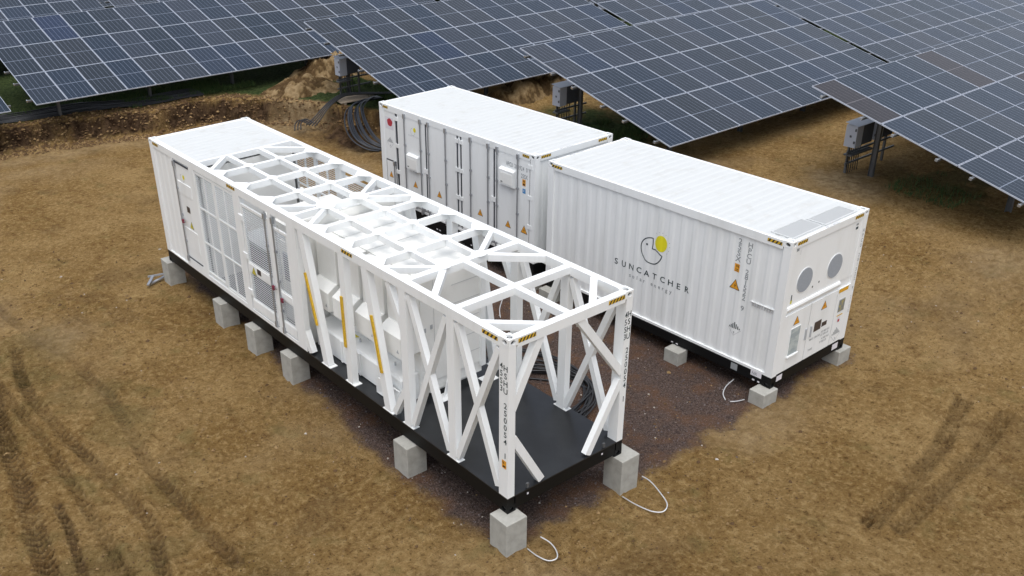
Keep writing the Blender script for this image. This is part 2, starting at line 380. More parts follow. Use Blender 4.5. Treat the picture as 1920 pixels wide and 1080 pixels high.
def soil_material():
    m = bpy.data.materials.new("soil"); m.use_nodes = True; n = m.node_tree.nodes; l = m.node_tree.links; b = n["Principled BSDF"]
    tc = n.new("ShaderNodeTexCoord"); at = n.new("ShaderNodeVertexColor"); at.layer_name = 'zone'
    sp = n.new("ShaderNodeSeparateColor"); l.new(at.outputs['Color'], sp.inputs[0])
    def noise(s, d=8, r=.6, w=0):
        t = n.new("ShaderNodeTexNoise"); t.inputs['Scale'].default_value = s; t.inputs['Detail'].default_value = d; t.inputs['Roughness'].default_value = r
        t.inputs['Distortion'].default_value = w; l.new(tc.outputs['Object'], t.inputs['Vector']); return t.outputs['Fac']
    def mr(v, a, b_, c=0., d=1.):
        q = n.new("ShaderNodeMapRange"); l.new(v, q.inputs[0])
        for i,x in enumerate((a,b_,c,d)): q.inputs[i+1].default_value = x
        return q.outputs[0]
    def mix(f_, a, c, bl='MIX'):
        x = n.new("ShaderNodeMix"); x.data_type = 'RGBA'; x.blend_type = bl
        for s_,v in (('Factor',f_),('A',a),('B',c)):
            if isinstance(v, tuple): x.inputs[s_].default_value = (*v,1)
            elif isinstance(v,(int,float)): x.inputs[s_].default_value = v
            else: l.new(v, x.inputs[s_])
        return x.outputs['Result']
    def mul(a, c):
        q = n.new("ShaderNodeMath"); q.operation = 'MULTIPLY'; l.new(a,q.inputs[0])
        if isinstance(c,(int,float)): q.inputs[1].default_value = c
        else: l.new(c,q.inputs[1])
        return q.outputs[0]
    mid = noise(9.5,12,.76); sml = noise(26,6,.7); fin = noise(60,3,.6)
    c = mix(mr(noise(.55,6,.6),.38,.66), (.220,.132,.046), (.325,.212,.088))
    c = mix(mul(mr(noise(2.1,8,.72),.52,.68),.7), c, (.155,.084,.028))
    c = mix(mul(mr(mid,.50,.60),.55), c, (.47,.335,.155))
    c = mix(mul(mr(mid,.44,.385),.72), c, (.085,.043,.013))
    c = mix(mul(mr(sml,.415,.36),.85), c, (.050,.026,.010))
    c = mix(mul(mr(sml,.60,.68),.45), c, (.48,.355,.19))
    c = mix(mul(mr(fin,.42,.34),.4), c, (.06,.035,.015))
    c = mix(mul(mr(noise(1.4,5,.6),.58,.72),.35), c, (.14,.135,.05))            # thin green film
    # zones: R gravel, G bare dark bank, darker track lugs and patches, B grass, A pale sand
    gr = mix(mr(noise(26,6,.7),.42,.62), (.062,.044,.038), (.150,.106,.088)); gr = mix(mul(mr(noise(1.5,5),.47,.62),.7), gr, (.155,.082,.046))
    gr = mix(mul(mr(noise(48,3,.6),.58,.66),.8), gr, (.27,.225,.205))
    c = mix(sp.outputs[1], c, mix(mr(noise(4,7,.7),.4,.65),(.028,.016,.009),(.105,.066,.038)))
    c = mix(at.outputs['Alpha'], c, mix(mr(noise(5,7,.7),.4,.65),(.24,.165,.085),(.44,.33,.19)))
    c = mix(sp.outputs[0], c, gr)
    c = mix(sp.outputs[2], c, mix(mr(noise(9,6,.7),.4,.65),(.022,.036,.012),(.075,.100,.035)))  # grass, its tone set low to paint in some shade under the tables
    l.new(c, b.inputs['Base Color']); b.inputs['Roughness'].default_value = 1.; b.inputs['Specular IOR Level'].default_value = .06
    bm = n.new("ShaderNodeBump"); bm.inputs['Strength'].default_value = 1.; bm.inputs['Distance'].default_value = .10
    hh = n.new("ShaderNodeMath"); hh.operation = 'ADD'; l.new(mid, hh.inputs[0]); l.new(mul(sml,.45), hh.inputs[1])
    l.new(hh.outputs[0], bm.inputs['Height']); l.new(bm.outputs[0], b.inputs['Normal'])
    return m
MT['soil'] = soil_material()
def zones(X, Y, h, tk):
    A = np.zeros((*X.shape,4)); A[...,0] = pad(X,Y)
    s = highness(X,Y); bk = 4*s*(1-s)*(Y > 16)*(X < 13)
    dk = sst(bk*2.4) ; dk = np.clip(dk*(.9+.9*fbm(X,Y,.5,3,.6,4.)),0,1)*1.0*(Y > 16); dk = np.maximum(dk, tk*.85)
    dk = np.maximum(dk, .22*sst((fbm(X,Y,1.6,4,.6,55.)-.28)/.25))
    A[...,1] = dk
    gr = sst((s-.72)*5)*sst((Y-(bank_y(X)+.6))/1.0)*(X < 13)
    gr = np.maximum(gr, sst(1.25-np.hypot((X-15.2)/2.6,(Y-13.)/2.4)+.8*fbm(X,Y,.9,4)))
    gr = np.maximum(gr, .5*sst((X-16.5)/1.5)*sst((5.2-Y)/1.5)*sst((fbm(X,Y,1.4,4,.6,88.)+.2)/.3))
    gr = np.maximum(gr, sst((X-23)/2))
    gr = np.maximum(gr, sst((Y-30)/6))
    for cx,cy,rx,ry in ((-3.2,7.6,.6,1.2),(-2.6,5.3,.3,.4),(-3.9,9.8,.5,.9),(-1.2,5.0,.3,.3)):
        gr = np.maximum(gr, .28*sst(1.2-np.hypot((X-cx)/rx,(Y-cy)/ry)+.9*fbm(X,Y,.5,4,.6,5.)))
    gr = np.maximum(gr, .20*sst((-2.3-X)/1.5)*sst((fbm(X,Y,1.1,4,.6,71.)+.05)/.25)*(Y < 12)*(1-tk))
    A[...,2] = gr
    pl = sst((fbm(X,Y,4.5,4,.55,21.)-.08)/.5)*.65
    pl = np.maximum(pl, .5*sst(1-np.abs(Y-bank_y(X)+1.2+.5*fbm(X,Y,1.5,3))/1.1)*(X < 9)*(Y > 18))
    pl = np.maximum(pl, .9*sst(1.25-np.hypot((X-16.3)/1.5,(Y-4.9)/1.2)+.6*fbm(X,Y,.8,4)))
    A[...,3] = pl*(1-A[...,0])
    return A
def gz(X, Y):
    h, tk = ground_full(X,Y); return h, zones(X,Y,h,tk)
ground = grid_obj('ground', xs, ys, gz, 'soil'); ground['kind'] = 'structure'
def G(x, y): return float(ground_full(np.array([float(x)]), np.array([float(y)]))[0][0])

# ------------------------------------------------------------------ shared container parts
W, H2 = 2.438, .118
def casting(par, x, y, z, sx, sy, top=True, k='white'):
    """corner fitting whose outer corner is (x,y,z); sx, sy = direction into the box"""
    mb = MB(); a, b_, h = .162, .178, .118
    x0,x1 = sorted((x,x+sx*a)); y0,y1 = sorted((y,y+sy*b_)); z0,z1 = (z-h,z) if top else (z,z+h)
    cx,cy,cz = (x0+x1)/2,(y0+y1)/2,(z0+z1)/2
    mb.ring((x1,cy,cz),(0,1,0),(0,0,1),b_/2,h/2,.050,.036,.04,k)
    mb.ring((x0,cy,cz),(0,-1,0),(0,0,1),b_/2,h/2,.050,.036,.04,k)
    mb.ring((cx,y0,cz),(1,0,0),(0,0,1),a/2,h/2,.044,.036,.04,k)
    mb.ring((cx,y1,cz),(-1,0,0),(0,0,1),a/2,h/2,.044,.036,.04,k)
    mb.ring((cx,cy,z1),(1,0,0),(0,1,0),a/2,b_/2,.042,.062,.05,k)
    mb.box((x0+.001,y0+.001,z0),(x1-.001,y1-.001,z0+.002),k)
    return mb.build('corner_casting', par)
def corr_wall(mb, x, y0, y1, z0, z1, sgn, k='white', phase=0., axis='x'):
    """corrugated sheet at x (outer plane), going inwards by sgn"""
    ts = [y0]; kk = math.floor((y0-phase)/.278)-1
    while True:
        done = False
        for c,_ in CORR[:-1]:
            t = kk*.278+c+phase
            if t > y1: done = True; break
            if t > y0: ts.append(t)
        if done: break
        kk += 1
    ts.append(y1)
    pr = [(t, corr_depth(t-phase)) for t in ts]
    vs = []
    for t,d in pr:
        for zz in (z0,z1): vs.append((x+sgn*d,t,zz) if axis == 'x' else (t,x+sgn*d,zz))
    mb.add(vs, [(2*i,2*i+2,2*i+3,2*i+1) for i in range(len(pr)-1)], k)
def ribbed_roof(mb, x0, x1, y0, y1, z, k='roofdim', pitch=.21, d=.007):
    ts = []; y = y0
    while y < y1-pitch:
        ts += [(y,0),(y+.09,0),(y+.12,-d),(y+.18,-d)]; y += pitch
    ts.append((y1,0)); vs = []
    for t,dz in ts: vs += [(x0,t,z+dz),(x1,t,z+dz)]
    mb.add(vs, [(2*i,2*i+1,2*i+3,2*i+2) for i in range(len(ts)-1)], k)
# ------------------------------------------------------------------ container C (battery container with the sun logo)
def locking_rod(par, x, y, z0, z1, sgn=-1, handle_z=None, hdir=1, name='locking_rod'):
    mb = MB(); X = x+sgn*.035
    mb.tube([(X,y,z0),(X,y,z1)], .017, 'rod')
    for zz in (z0+.03, z1-.03): mb.box((min(x,X)-.02,y-.03,zz-.06),(max(x,X)+.004,y+.03,zz+.06),'rod')
    zz = z0+.45
    while zz < z1-.3: mb.box((min(x,X)-.012,y-.026,zz-.022),(max(x,X)+.002,y+.026,zz+.022),'rod'); zz += .62
    if handle_z is not None:
        mb.box((X-.03,y-.01,handle_z-.02),(X-.012,y+hdir*.30,handle_z+.01),'rod')
        mb.box((X-.04,y+hdir*.22-.03,handle_z-.05),(X-.001,y+hdir*.22+.03,handle_z+.04),'rod')
    return mb.build(name, par)
bC = -.470
tC = bC+2.9656
def container_shell(par, b, t, L=6.058, corr_sides=('l','r'), corr_end=True, wall_bottom=.23):
    fb = MB()                      # black base frame
    for x0 in (.004, W-.12): fb.box((x0,.16,b+.02),(x0+.116,L-.16,b+wall_bottom-.003),'black')
    for y0 in (.004, L-.12): fb.box((.16,y0,b+.02),(W-.16,y0+.116,b+wall_bottom-.003),'black')
    fb.box((.12,.12,b+.12),(W-.12,L-.12,b+.20),'black')
    for (x,y) in ((0,0),(W-.16,0),(0,L-.178),(W-.16,L-.178)): fb.box((x,y,b+.10),(x+.16,y+.178,b+wall_bottom-.003),'black')
    fb.build('base_frame', par)
    for x,sx in ((0,1),(W,-1)):
        for y,sy in ((0,1),(L,-1)):
            c = casting(par,x,y,b,sx,sy,False,'black'); casting(par,x,y,t,sx,sy)
            p = MB(); x0,x1 = sorted((x+sx*.002,x+sx*.15)); y0,y1 = sorted((y+sy*.002,y+sy*.16))
            p.box((x0,y0,b+wall_bottom),(x1,y1,t-.118)); p.build('corner_post', par)
    for x0 in (.003, W-.065):
        p = MB(); p.box((x0,.178,t-.17),(x0+.062,L-.178,t-.012)); p.box((x0,.16,b+wall_bottom),(x0+.062,L-.16,b+wall_bottom+.05)); p.build('side_rail', par)
    for y0 in (.003, L-.065):
        p = MB(); p.box((.162,y0,t-.15),(W-.162,y0+.062,t-.012)); p.build('end_header', par)
    rf = MB(); ribbed_roof(rf,.064,W-.064,.064,L-.064,t-.018); rf.build('roof', par)
C = root('battery_container', (6.58461306,.0987744819,bC), .0184435129, 'white shipping container with sun logo on its side and two round fans in its end', 'container', 'white 20 foot containers on low blocks')
container_shell(C, bC, tC)
PH = .10
mb = MB(); corr_wall(mb,.030,.15,5.91,bC+.27,tC-.165,1,'white',PH); mb.build('side_wall', C)
mb = MB(); corr_wall(mb,W-.030,.15,5.91,bC+.27,tC-.165,-1,'white',PH); mb.build('side_wall', C)
mb = MB(); corr_wall(mb,6.058-.030,.15,W-.15,bC+.23,tC-.15,-1,'white',0,'y'); mb.build('end_wall', C)
# end face at y=0
mb = MB(); mb.box((.15,.020,1.17),(W-.15,.06,tC-.15)); mb.build('upper_end_panel', C)
mb = MB(); mb.prism([(.15,.055,1.10),(.15,.02,1.175),(.15,-.006,1.17),(.15,-.020,1.13),(.15,-.004,1.07),(.15,.055,1.05)],(1.72,0,0),'white'); mb.build('drip_ledge', C)
mb = MB(); mb.box((.15,.03,bC+.23),(W-.15,.06,1.17)); mb.build('lower_end_panel', C)
CD = []
for x0,x1 in ((.14,.985),(1.0,1.86),(1.872,2.29)):
    mb = MB(); mb.box((x0+.004,.004,bC+.25),(x1-.004,.026,.995)); CD.append(mb.build('equipment_door', C))
for cx,cz in ((.61,1.60),(1.585,1.58)):
    mb = MB(); n = 40
    mb.prism([(cx+.25*math.cos(2*math.pi*i/n),.014,cz+.25*math.sin(2*math.pi*i/n)) for i in range(n)][::-1],(0,.012,0),'white')
    mb.prism([(cx+.235*math.cos(2*math.pi*i/n),.008,cz+.235*math.sin(2*math.pi*i/n)) for i in range(n)][::-1],(0,.005,0),'fan')
    mb.build('fan_grille', C)
mb = MB(); mb.box((.405,-.002,.07),(.725,.006,.66),'white'); mb.box((.42,-.006,.09),(.71,.0,.645),'glass'); mb.box((.39,-.03,.045),(.74,.004,.075),'white'); mb.build('louvre_window', CD[0])
mb = MB(); mb.box((1.975,-.002,.47),(2.185,.006,.745),'grey'); mb.box((1.985,-.006,.485),(2.175,-.001,.73),'glass2'); mb.build('display_window', CD[2])
for x0,z0 in ((.915,.25),(1.085,.25)):
    mb = MB(); mb.box((x0,-.02,z0),(x0+.03,.006,z0+.235),'grey'); mb.build('door_handle', CD[0 if x0 < 1 else 1])
for x0,y0,x1,y1 in ((.20,.14,1.06,.54),(1.17,.12,2.13,.46)):
    mb = MB(); mb.box((x0,y0,tC-.017),(x1,y1,tC-.004),'grille')
    i = x0+.02
    while i < x1: mb.box((i,y0,tC-.004),(i+.012,y1,tC-.001),'grille'); i += .035
    fr = .03; mb.box((x0-fr,y0-fr,tC-.016),(x0,y1+fr,tC+.004),'roofdim'); mb.box((x1,y0-fr,tC-.016),(x1+fr,y1+fr,tC+.004),'roofdim')
    mb.box((x0,y0-fr,tC-.016),(x1,y0,tC+.004),'roofdim'); mb.box((x0,y1,tC-.016),(x1,y1+fr,tC+.004),'roofdim')
    mb.build('roof_grille', C)
mb = MB()
for i in range(9): mb.box((.022,.20+i*.052,1.04),(.034,.232+i*.052,1.10),'lfaint')
mb.box((.016,.17,1.108),(.034,.68,1.125),'white'); mb.build('side_vent', C)
# paint on the long side (plane x=.03, seen from -x: right is -y)
DL = Deco((.030,0,0),(0,-1,0),(0,0,1), corr=lambda p: p.y-PH)
mb = MB()
for i,ch in enumerate('SUNCATCHER'): DL.text(mb, ch, -(3.99-i*.2065), .755, .125, 'ink', align='c', wd=1.08)
mb.build('logo_lettering', C)
mb = MB()
for i,ch in enumerate('solar energy'): DL.text(mb, ch, -(3.60-i*.0975), .585, .085, 'lgrey', align='c')
mb.build('logo_lettering', C)
mb = MB()
cx,cz,rad = -3.09,1.335,.275
pts = [(0.02,.275)]+[(rad*math.cos(t)*(1+.03*math.sin(3*t)),rad*math.sin(t)) for t in np.linspace(R(95),R(352),30)]
pts = [(cx+a,cz+b) for a,b in pts]+[(cx+.16,cz+.03),(cx+.09,cz+.055),(cx+.015,cz+.05),(cx+.025,cz+.15),(cx+.02,cz+.27)]
DL.stroke(mb, pts, .022, 'ink')
n=16; DL.poly(mb, [(-3.21+.024*math.cos(2*math.pi*i/n),1.445+.024*math.sin(2*math.pi*i/n)) for i in range(n)],'ink')
n=28; DL.poly(mb, [(-2.865+.150*math.cos(2*math.pi*i/n)*(1+.05*math.sin(2*math.pi*i*2/n)),1.557+.172*math.sin(2*math.pi*i/n)) for i in range(n)],'logoy')
for i in range(9):
    t = R(128-i*21.5)
    if i in (4,): continue
    a,b_ = -2.865+.235*math.cos(t)*.95,1.557+.235*math.sin(t)
    DL.poly(mb, [(a-.008,b_-.008),(a+.008,b_-.008),(a+.008,b_+.008),(a-.008,b_+.008)],'lfaint')
mb.build('sun_emblem', C)
mb = MB(); DL.stack(mb,'25SX',-1.07,2.24,.105,.118,'lgrey',1.1); DL.stack(mb,'HPCU 281522 9',-.845,2.22,.098,.106,'lgrey',1.1); mb.build('container_number', C)
mb = MB(); DL.rect(mb,-1.125,1.575,-1.01,1.735,'orange'); DL.text(mb,'9',-1.095,1.665,.05,'blk',lift=.005); DL.text(mb,"6",-1.055,1.665,.05,'blk',lift=.005); DL.rect(mb,-1.10,1.59,-1.035,1.60,'blk',.005); DL.rect(mb,-1.10,1.62,-1.035,1.63,'blk',.005)
mb.build('height_label', C)
mb = MB(); DL.triangle(mb,-1.065,1.22,.235); mb.build('warning_sign', C)
mb = MB(); DL.hazmat(mb,-.955,.43,.145); mb.build('hazard_diamond', C)
DR = Deco((.003,0,0),(0,-1,0),(0,0,1))
for a0,a1 in ((-5.95,-5.64),(-.50,-.20)):
    mb = MB(); DR.hazard(mb,a0,a1,tC-.11,tC-.05); mb.build('hazard_stripe', C)
DBk = Deco((.004,0,0),(0,-1,0),(0,0,1))
mb = MB(); DBk.rect(mb,-.45,bC+.125,-.21,bC+.24,'paper',.004); DBk.text(mb,'NR',-.42,bC+.15,.06,'lgrey',lift=.006); mb.build('data_plate', C)
def plate(par,a0,b0,a1,b1,k='paper'):
    mb = MB(); DBk.rect(mb,a0,b0,a1,b1,k,.004); return mb.build('data_plate', par)
for q in ((-.40,.025,-.345,.058),(-.28,.025,-.235,.058),(-2.36,.035,-2.31,.06),(-2.24,.035,-2.19,.06)): plate(C,q[0],bC+q[1],q[2],bC+q[3])
plate(C,-.90,bC+.06,-.75,bC+.2,'lgrey')
# paint on the end (plane y=0.004, right is +x)
DE = Deco((0,.004,0),(1,0,0),(0,0,1)); DP = Deco((0,.020,0),(1,0,0),(0,0,1)); DQ = Deco((0,.003,0),(1,0,0),(0,0,1)); DK = Deco((0,.002,0),(1,0,0),(0,0,1))
for a0,a1 in ((.175,.47),(1.99,2.27)):
    mb = MB(); DQ.hazard(mb,a0,a1,tC-.10,tC-.04); mb.build('hazard_stripe', C)
for a,b_ in ((.555,.72),(1.45,.735)):
    mb = MB(); DE.triangle(mb,a,b_,.20); mb.build('warning_sign', CD[0 if a < 1 else 1])
for q in ((1.21,.31,1.44,.52),(1.47,.335,1.64,.43)):
    mb = MB(); DE.rect(mb,*q,'brown'); mb.build('data_plate', CD[1])
for j,(a,b_,t) in enumerate(((1.12,.17,'MAX GROSS'),(1.50,.21,'30 480 KG'),(1.50,.14,'67 200 LB'),(1.55,.05,'4 500 KG'),(1.12,-.06,'TARE'),(1.50,-.02,'9 920 LB'))):
    mb = MB(); DE.text(mb,t,a,b_-.02,.045,'lgrey'); mb.build('weight_marking', C)
mb = MB(); DE.rect(mb,1.90,.905,2.22,.985,'yellow'); DE.rect(mb,1.93,.93,2.19,.96,'orange',.005); mb.build('yellow_label', C)
mb = MB(); DE.rect(mb,1.98,.375,2.18,.40,'yellow'); DE.rect(mb,2.02,.26,2.12,.37,'paper'); DE.rect(mb,2.04,.24,2.10,.30,'red',.005); mb.build('fire_label', C)
mb = MB(); DE.hazmat(mb,2.06,-.03,.16,'lgrey'); mb.build('hazard_diamond', C)
mb = MB(); DP.rect(mb,.20,2.27,.27,2.32,'lgrey'); DP.rect(mb,.33,2.18,.338,2.27,'lfaint'); DP.rect(mb,2.10,2.24,2.18,2.28,'lgrey'); DP.rect(mb,2.10,2.16,2.18,2.21,'ink'); mb.build('small_label', C)
mb = MB(); DP.rect(mb,.255,1.28,.285,1.40,'ink'); DP.rect(mb,.25,1.22,.30,1.29,'ylw'); mb.build('small_label', C)
mb = MB(); n=10
for a,b_ in ((.92,1.36),(1.12,1.40)): DP.poly(mb, [(a+.018*math.cos(2*math.pi*i/n),b_+.022*math.sin(2*math.pi*i/n)) for i in range(n)],'blk')
mb.build('cable_port', C)
mb = MB(); DK.stack(mb,'HPCU 281522 9',2.375,2.12,.075,.10,'lgrey',.8); DK.stack(mb,'25SX',2.375,.72,.07,.1,'lfaint',.8); mb.build('container_number', C)
DT = Deco((0,0,tC-.012),(1,0,0),(0,1,0))
mb = MB(); DT.text(mb,'HPCU 281522 9',1.05,.006,.05,'lfaint'); mb.build('roof_number', C)
DT2 = Deco((0,6.0,tC-.012),(1,0,0),(0,1,0)); mb = MB(); DT2.text(mb,'HPCU 281522 9',.6,-.0,.05,'lfaint'); mb.build('roof_number', C)
for q in ((.17,.09,.35,.21),(2.02,.08,2.22,.21)):
    mb = MB(); DK.rect(mb,q[0],bC+q[1],q[2],bC+q[3],'paper',.004); mb.build('data_plate', C)
# ------------------------------------------------------------------ container B (doors along the side)
bB = -.45; tB = 2.480
B = root('door_container', (6.50283833,6.60710400,bB), .0056012, 'white shipping container with tall doors and grey lock rods, behind the logo container', 'container', 'white 20 foot containers on low blocks')
container_shell(B, bB, tB, wall_bottom=.33)
mb = MB(); corr_wall(mb,.030,.15,W-.15,bB+.33,tB-.15,1,'white',.02,'y'); mb.build('end_wall', B)
mb = MB(); corr_wall(mb,6.028,.15,W-.15,bB+.33,tB-.15,-1,'white',.02,'y'); mb.build('end_wall', B)
mb = MB(); corr_wall(mb,W-.030,.15,5.91,bB+.33,tB-.165,-1,'white',.02); mb.build('side_wall', B)
mb = MB(); mb.box((.045,.15,bB+.33),(.06,5.91,tB-.165),'gasket'); mb.box((.02,5.39,bB+.33),(.05,5.90,tB-.165),'white'); mb.box((.02,2.655,bB+.33),(.05,2.775,tB-.165),'white'); mb.build('side_wall', B)
GP = .026; BD = []
def bdoor(y):
    for a,b_,o in BD:
        if a < y < b_: return o
    return B
for y0,y1 in ((4.05,5.30),(2.785,4.05),(1.405,2.64),(.165,1.405)):
    mb = MB(); mb.box((.012,y0+GP,bB+.37),(.044,y1-GP,2.325),'white'); BD.append((y0,y1,mb.build('side_door', B)))
mb = MB(); mb.box((.010,5.42,bB+.36),(.03,5.83,1.0-.035),'white'); sdo = mb.build('side_door', B); tag(sdo,'small low side door with a warning triangle')
mb = MB()
for a,b_,c,d in ((5.405,5.425,bB+.35,1.0),(5.83,5.85,bB+.35,1.0),(5.405,5.85,.965,1.0)): mb.box((.012,a,c),(.03,b_,d),'gasket')
mb.build('door_gasket', B)
for y0,y1,yc in ((2.775,5.31,4.05),(.155,2.645,1.405)):
    for nm,lo,hi in (('t',(.008,y0,2.327),(.026,y1,2.362)),('a',(.008,y1-.016,.0),(.026,y1+.016,2.327)),('b',(.008,y0-.016,.0),(.026,y0+.016,2.327)),('c',(.008,yc-.022,.0),(.026,yc+.022,2.327))):
        mb = MB(); mb.box(lo,hi,'gasket'); mb.build('door_gasket', B)
for y in (4.93,4.25,3.92,3.22,2.25,1.60,1.28,.56): locking_rod(bdoor(y),.012,y,bB+.34,2.36,-1,.02,-1 if y in (4.93,3.22,2.25,.56) else 1)
locking_rod(sdo,.010,5.45,bB+.34,.98,-1,.02,1)
for y in (5.31,2.775,2.645,.155):
    for z_ in (2.18,1.46,.75,.08): 
        mb = MB(); mb.box((-.006,y-.075,z_-.05),(.03,y+.075,z_+.05),'white'); mb.build('door_hinge', B)
for y in (4.05,1.405):
    for z_ in (1.08,): 
        mb = MB(); mb.box((-.004,y-.10,z_-.06),(.03,y+.10,z_+.06),'white'); mb.build('door_hinge', B)
for y0,y1,z0,z1 in ((4.34,4.82,.97,1.40),(.65,1.16,1.55,1.97)):
    mb = MB(); mb.prism([(.012,y0,z0),(-.07,y0,z0+.02),(-.075,y0,z1-.04),(.012,y0,z1)],(0,y1-y0,0),'white')
    mb.box((-.08,y0+.04,z0+.06),(-.072,y1-.06,z1-.10),'cab'); mb.box((-.085,y0+.36,z0+.09),(-.072,y0+.42,z0+.11),'ink'); mb.box((-.07,y0+.08,z0-.004),(.0,y0+.20,z0+.018),'lgrey')
    mb.build('vent_hood', bdoor((y0+y1)/2))
DB = Deco((.012,0,0),(0,-1,0),(0,0,1)); D2 = Deco((.020,0,0),(0,-1,0),(0,0,1)); DBr = Deco((.003,0,0),(0,-1,0),(0,0,1))
for y,z_ in ((4.56,.515),(3.54,.525),(1.925,.515),(.905,.525),(.345,.54)):
    mb = MB(); DB.triangle(mb,-y,z_,.20 if y > .4 else .23); mb.build('warning_sign', bdoor(y))
D3 = Deco((.010,0,0),(0,-1,0),(0,0,1)); mb = MB(); D3.triangle(mb,-5.65,.52,.19); mb.build('warning_sign', sdo)
mb = MB(); D2.rect(mb,-5.83,1.83,-5.46,2.15,'paper'); n=14
D2.poly(mb, [(-5.62+.12*math.cos(2*math.pi*i/n)*(1+.12*math.sin(i*2.3)),2.02+.105*math.sin(2*math.pi*i/n)) for i in range(n)],'red',.005); mb.build('red_label', B)
mb = MB(); D2.hazmat(mb,-5.64,1.48,.15,'lgrey'); mb.build('hazard_diamond', B)
mb = MB(); n=16; DB.poly(mb, [(-4.52+.055*math.cos(2*math.pi*i/n),2.05+.062*math.sin(2*math.pi*i/n)) for i in range(n)],'logoy')
DB.stroke(mb, [(-4.60+.09*math.cos(t),1.99+.095*math.sin(t)) for t in np.linspace(R(100),R(350),14)],.009,'lfaint'); mb.build('sun_emblem', B)
mb = MB()
for i,ch in enumerate('SUNCATCHER'): DB.text(mb,ch,-(4.78-i*.052),1.86,.035,'lfaint',align='c')
mb.build('logo_lettering', B)
mb = MB()
for i,ch in enumerate('HPCU 281924 0'): DB.text(mb,ch,-(.955-i*.056),2.03,.10,'lgrey',.62,align='c')
DB.text(mb,'25SX',-.47,1.86,.10,'lgrey',.72); mb.build('container_number', B)
mb = MB(); DB.rect(mb,-.425,1.685,-.315,1.84,'orange'); DB.text(mb,'96',-.405,1.77,.05,'blk',lift=.005); DB.rect(mb,-.40,1.70,-.34,1.745,'blk',.005); mb.build('height_label', B)
mb = MB(); DB.rect(mb,-.415,1.51,-.315,1.62,'blue'); DB.text(mb,'P',-.385,1.54,.05,'paper',lift=.005); mb.build('blue_label', B)
for a0,a1 in ((-5.90,-5.66),(-.42,-.20)):
    mb = MB(); DBr.hazard(mb,a0,a1,tB-.11,tB-.05); mb.build('hazard_stripe', B)
for a0,a1 in ((.175,.47),(1.97,2.25)):
    mb = MB(); DQ.hazard(mb,a0,a1,tB-.10,tB-.04); mb.build('hazard_stripe', B)
DT = Deco((0,0,tB-.012),(1,0,0),(0,1,0)); mb = MB(); DT.text(mb,'HPCU 281924 0',.75,.006,.05,'lfaint'); mb.build('roof_number', B)
for q in ((-3.7,.06,-3.64,.09),(-3.58,.06,-3.52,.09),(-2.3,.06,-2.24,.09),(-2.18,.06,-2.12,.09),(-.36,.15,-.20,.29),(-.42,.04,-.37,.07),(-.30,.04,-.25,.07)): plate(B,q[0],bB+q[1],q[2],bB+q[3])
# ------------------------------------------------------------------ container A (open lattice frame with power cabinets)
LA, tA = 12.192, 2.958
A = root('lattice_frame_container', (0,0,0), 0, 'long open white lattice frame on a black deck, carrying white power cabinets and mesh doors', 'container')
def part(fn, name, par=A, **k):
    mb = MB(); fn(mb); return mb.build(name, par, **k)
part(lambda m: (m.box((.002,.16,.02),(.12,LA-.16,.262),'black'), m.box((W-.12,.16,.02),(W-.002,LA-.16,.262),'black'),
     m.box((.16,.004,.04),(W-.16,.12,.262),'black'), m.box((.16,LA-.12,.04),(W-.16,LA-.004,.262),'black'),
     [m.box((.12,y,.05),(W-.12,y+.1,.24),'black') for y in np.arange(.6,11.8,.6)]), 'base_frame')
part(lambda m: m.box((.003,.003,.263),(W-.003,LA-.003,.280),'deck'), 'deck')
part(lambda m: [m.box((x,.02,.281),(x+.045,.05,.36),'steel') for x in (.40,2.02)]+[m.box((x-.03,.0,.18),(x+.0,.005,.21),'paper') for x in (.42,2.0)], 'lashing_bracket')
for x,sx in ((0,1),(W,-1)):
    for y,sy in ((0,1),(LA,-1)):
        casting(A,x,y,0,sx,sy,False,'black'); casting(A,x,y,tA,sx,sy)
        x0,x1 = sorted((x+sx*.002,x+sx*.135)); y0,y1 = sorted((y+sy*.002,y+sy*.20))
        part(lambda m: m.box((x0,y0,.281),(x1,y1,tA-.118)), 'corner_post')
        part(lambda m: m.box((x0+.001,y0+.001,.118),(x1+.001,y1-.001,.262),'black'), 'frame_corner')
# top rails, full length
RW, RH, ZT = .125, .155, tA-.012
for x0 in (.004, W-.004-RW): part(lambda m: m.box((x0,.178,ZT-RH),(x0+RW,LA-.178,ZT)), 'top_rail')
for y0 in (.004, LA-.129): part(lambda m: m.box((.162,y0,ZT-RH),(W-.162,y0+.125,ZT)), 'top_rail')
BZ = ZT-.004
for y in (1.27,2.50,3.39,4.32,5.16,6.03,7.01,8.02,9.0,9.93):
    wd = .13 if y < 3 else .085
    part(lambda m: m.box((.129,y-wd/2,BZ-.12),(W-.129,y+wd/2,BZ)), 'roof_beam')
part(lambda m: m.box((1.162,.129,BZ-.118),(1.278,2.435,BZ-.003)), 'roof_beam')
for x in (.82,1.545): 
    ysp = [2.565,3.347,3.433,4.277,4.363,5.117,5.203,5.987,6.073,6.967,7.053,7.977,8.063,8.957,9.043,9.887]
    part(lambda m: [m.box((x-.042,ysp[i],BZ-.117),(x+.042,ysp[i+1],BZ-.003)) for i in range(0,len(ysp),2)], 'roof_beam')
def rb(p,q,wd=.085): part(lambda m: m.beam((p[0],p[1],BZ-.062),(q[0],q[1],BZ-.062),.11,wd,'white',(0,0,1)), 'roof_brace')
rb((.10,.72),(.80,.06),.11); rb((2.34,.72),(1.64,.06),.11); rb((.10,1.80),(.76,2.44),.11); rb((2.34,1.80),(1.68,2.44),.11)
rb((.10,3.15),(.78,2.56)); rb((2.34,3.15),(1.60,2.56))
rb((.10,5.42),(.78,5.98)); rb((2.34,5.42),(1.60,5.98)); rb((.10,6.66),(.78,6.08)); rb((2.34,6.66),(1.60,6.08))
rb((.10,9.28),(.70,9.9)); rb((2.34,9.28),(1.66,9.9))
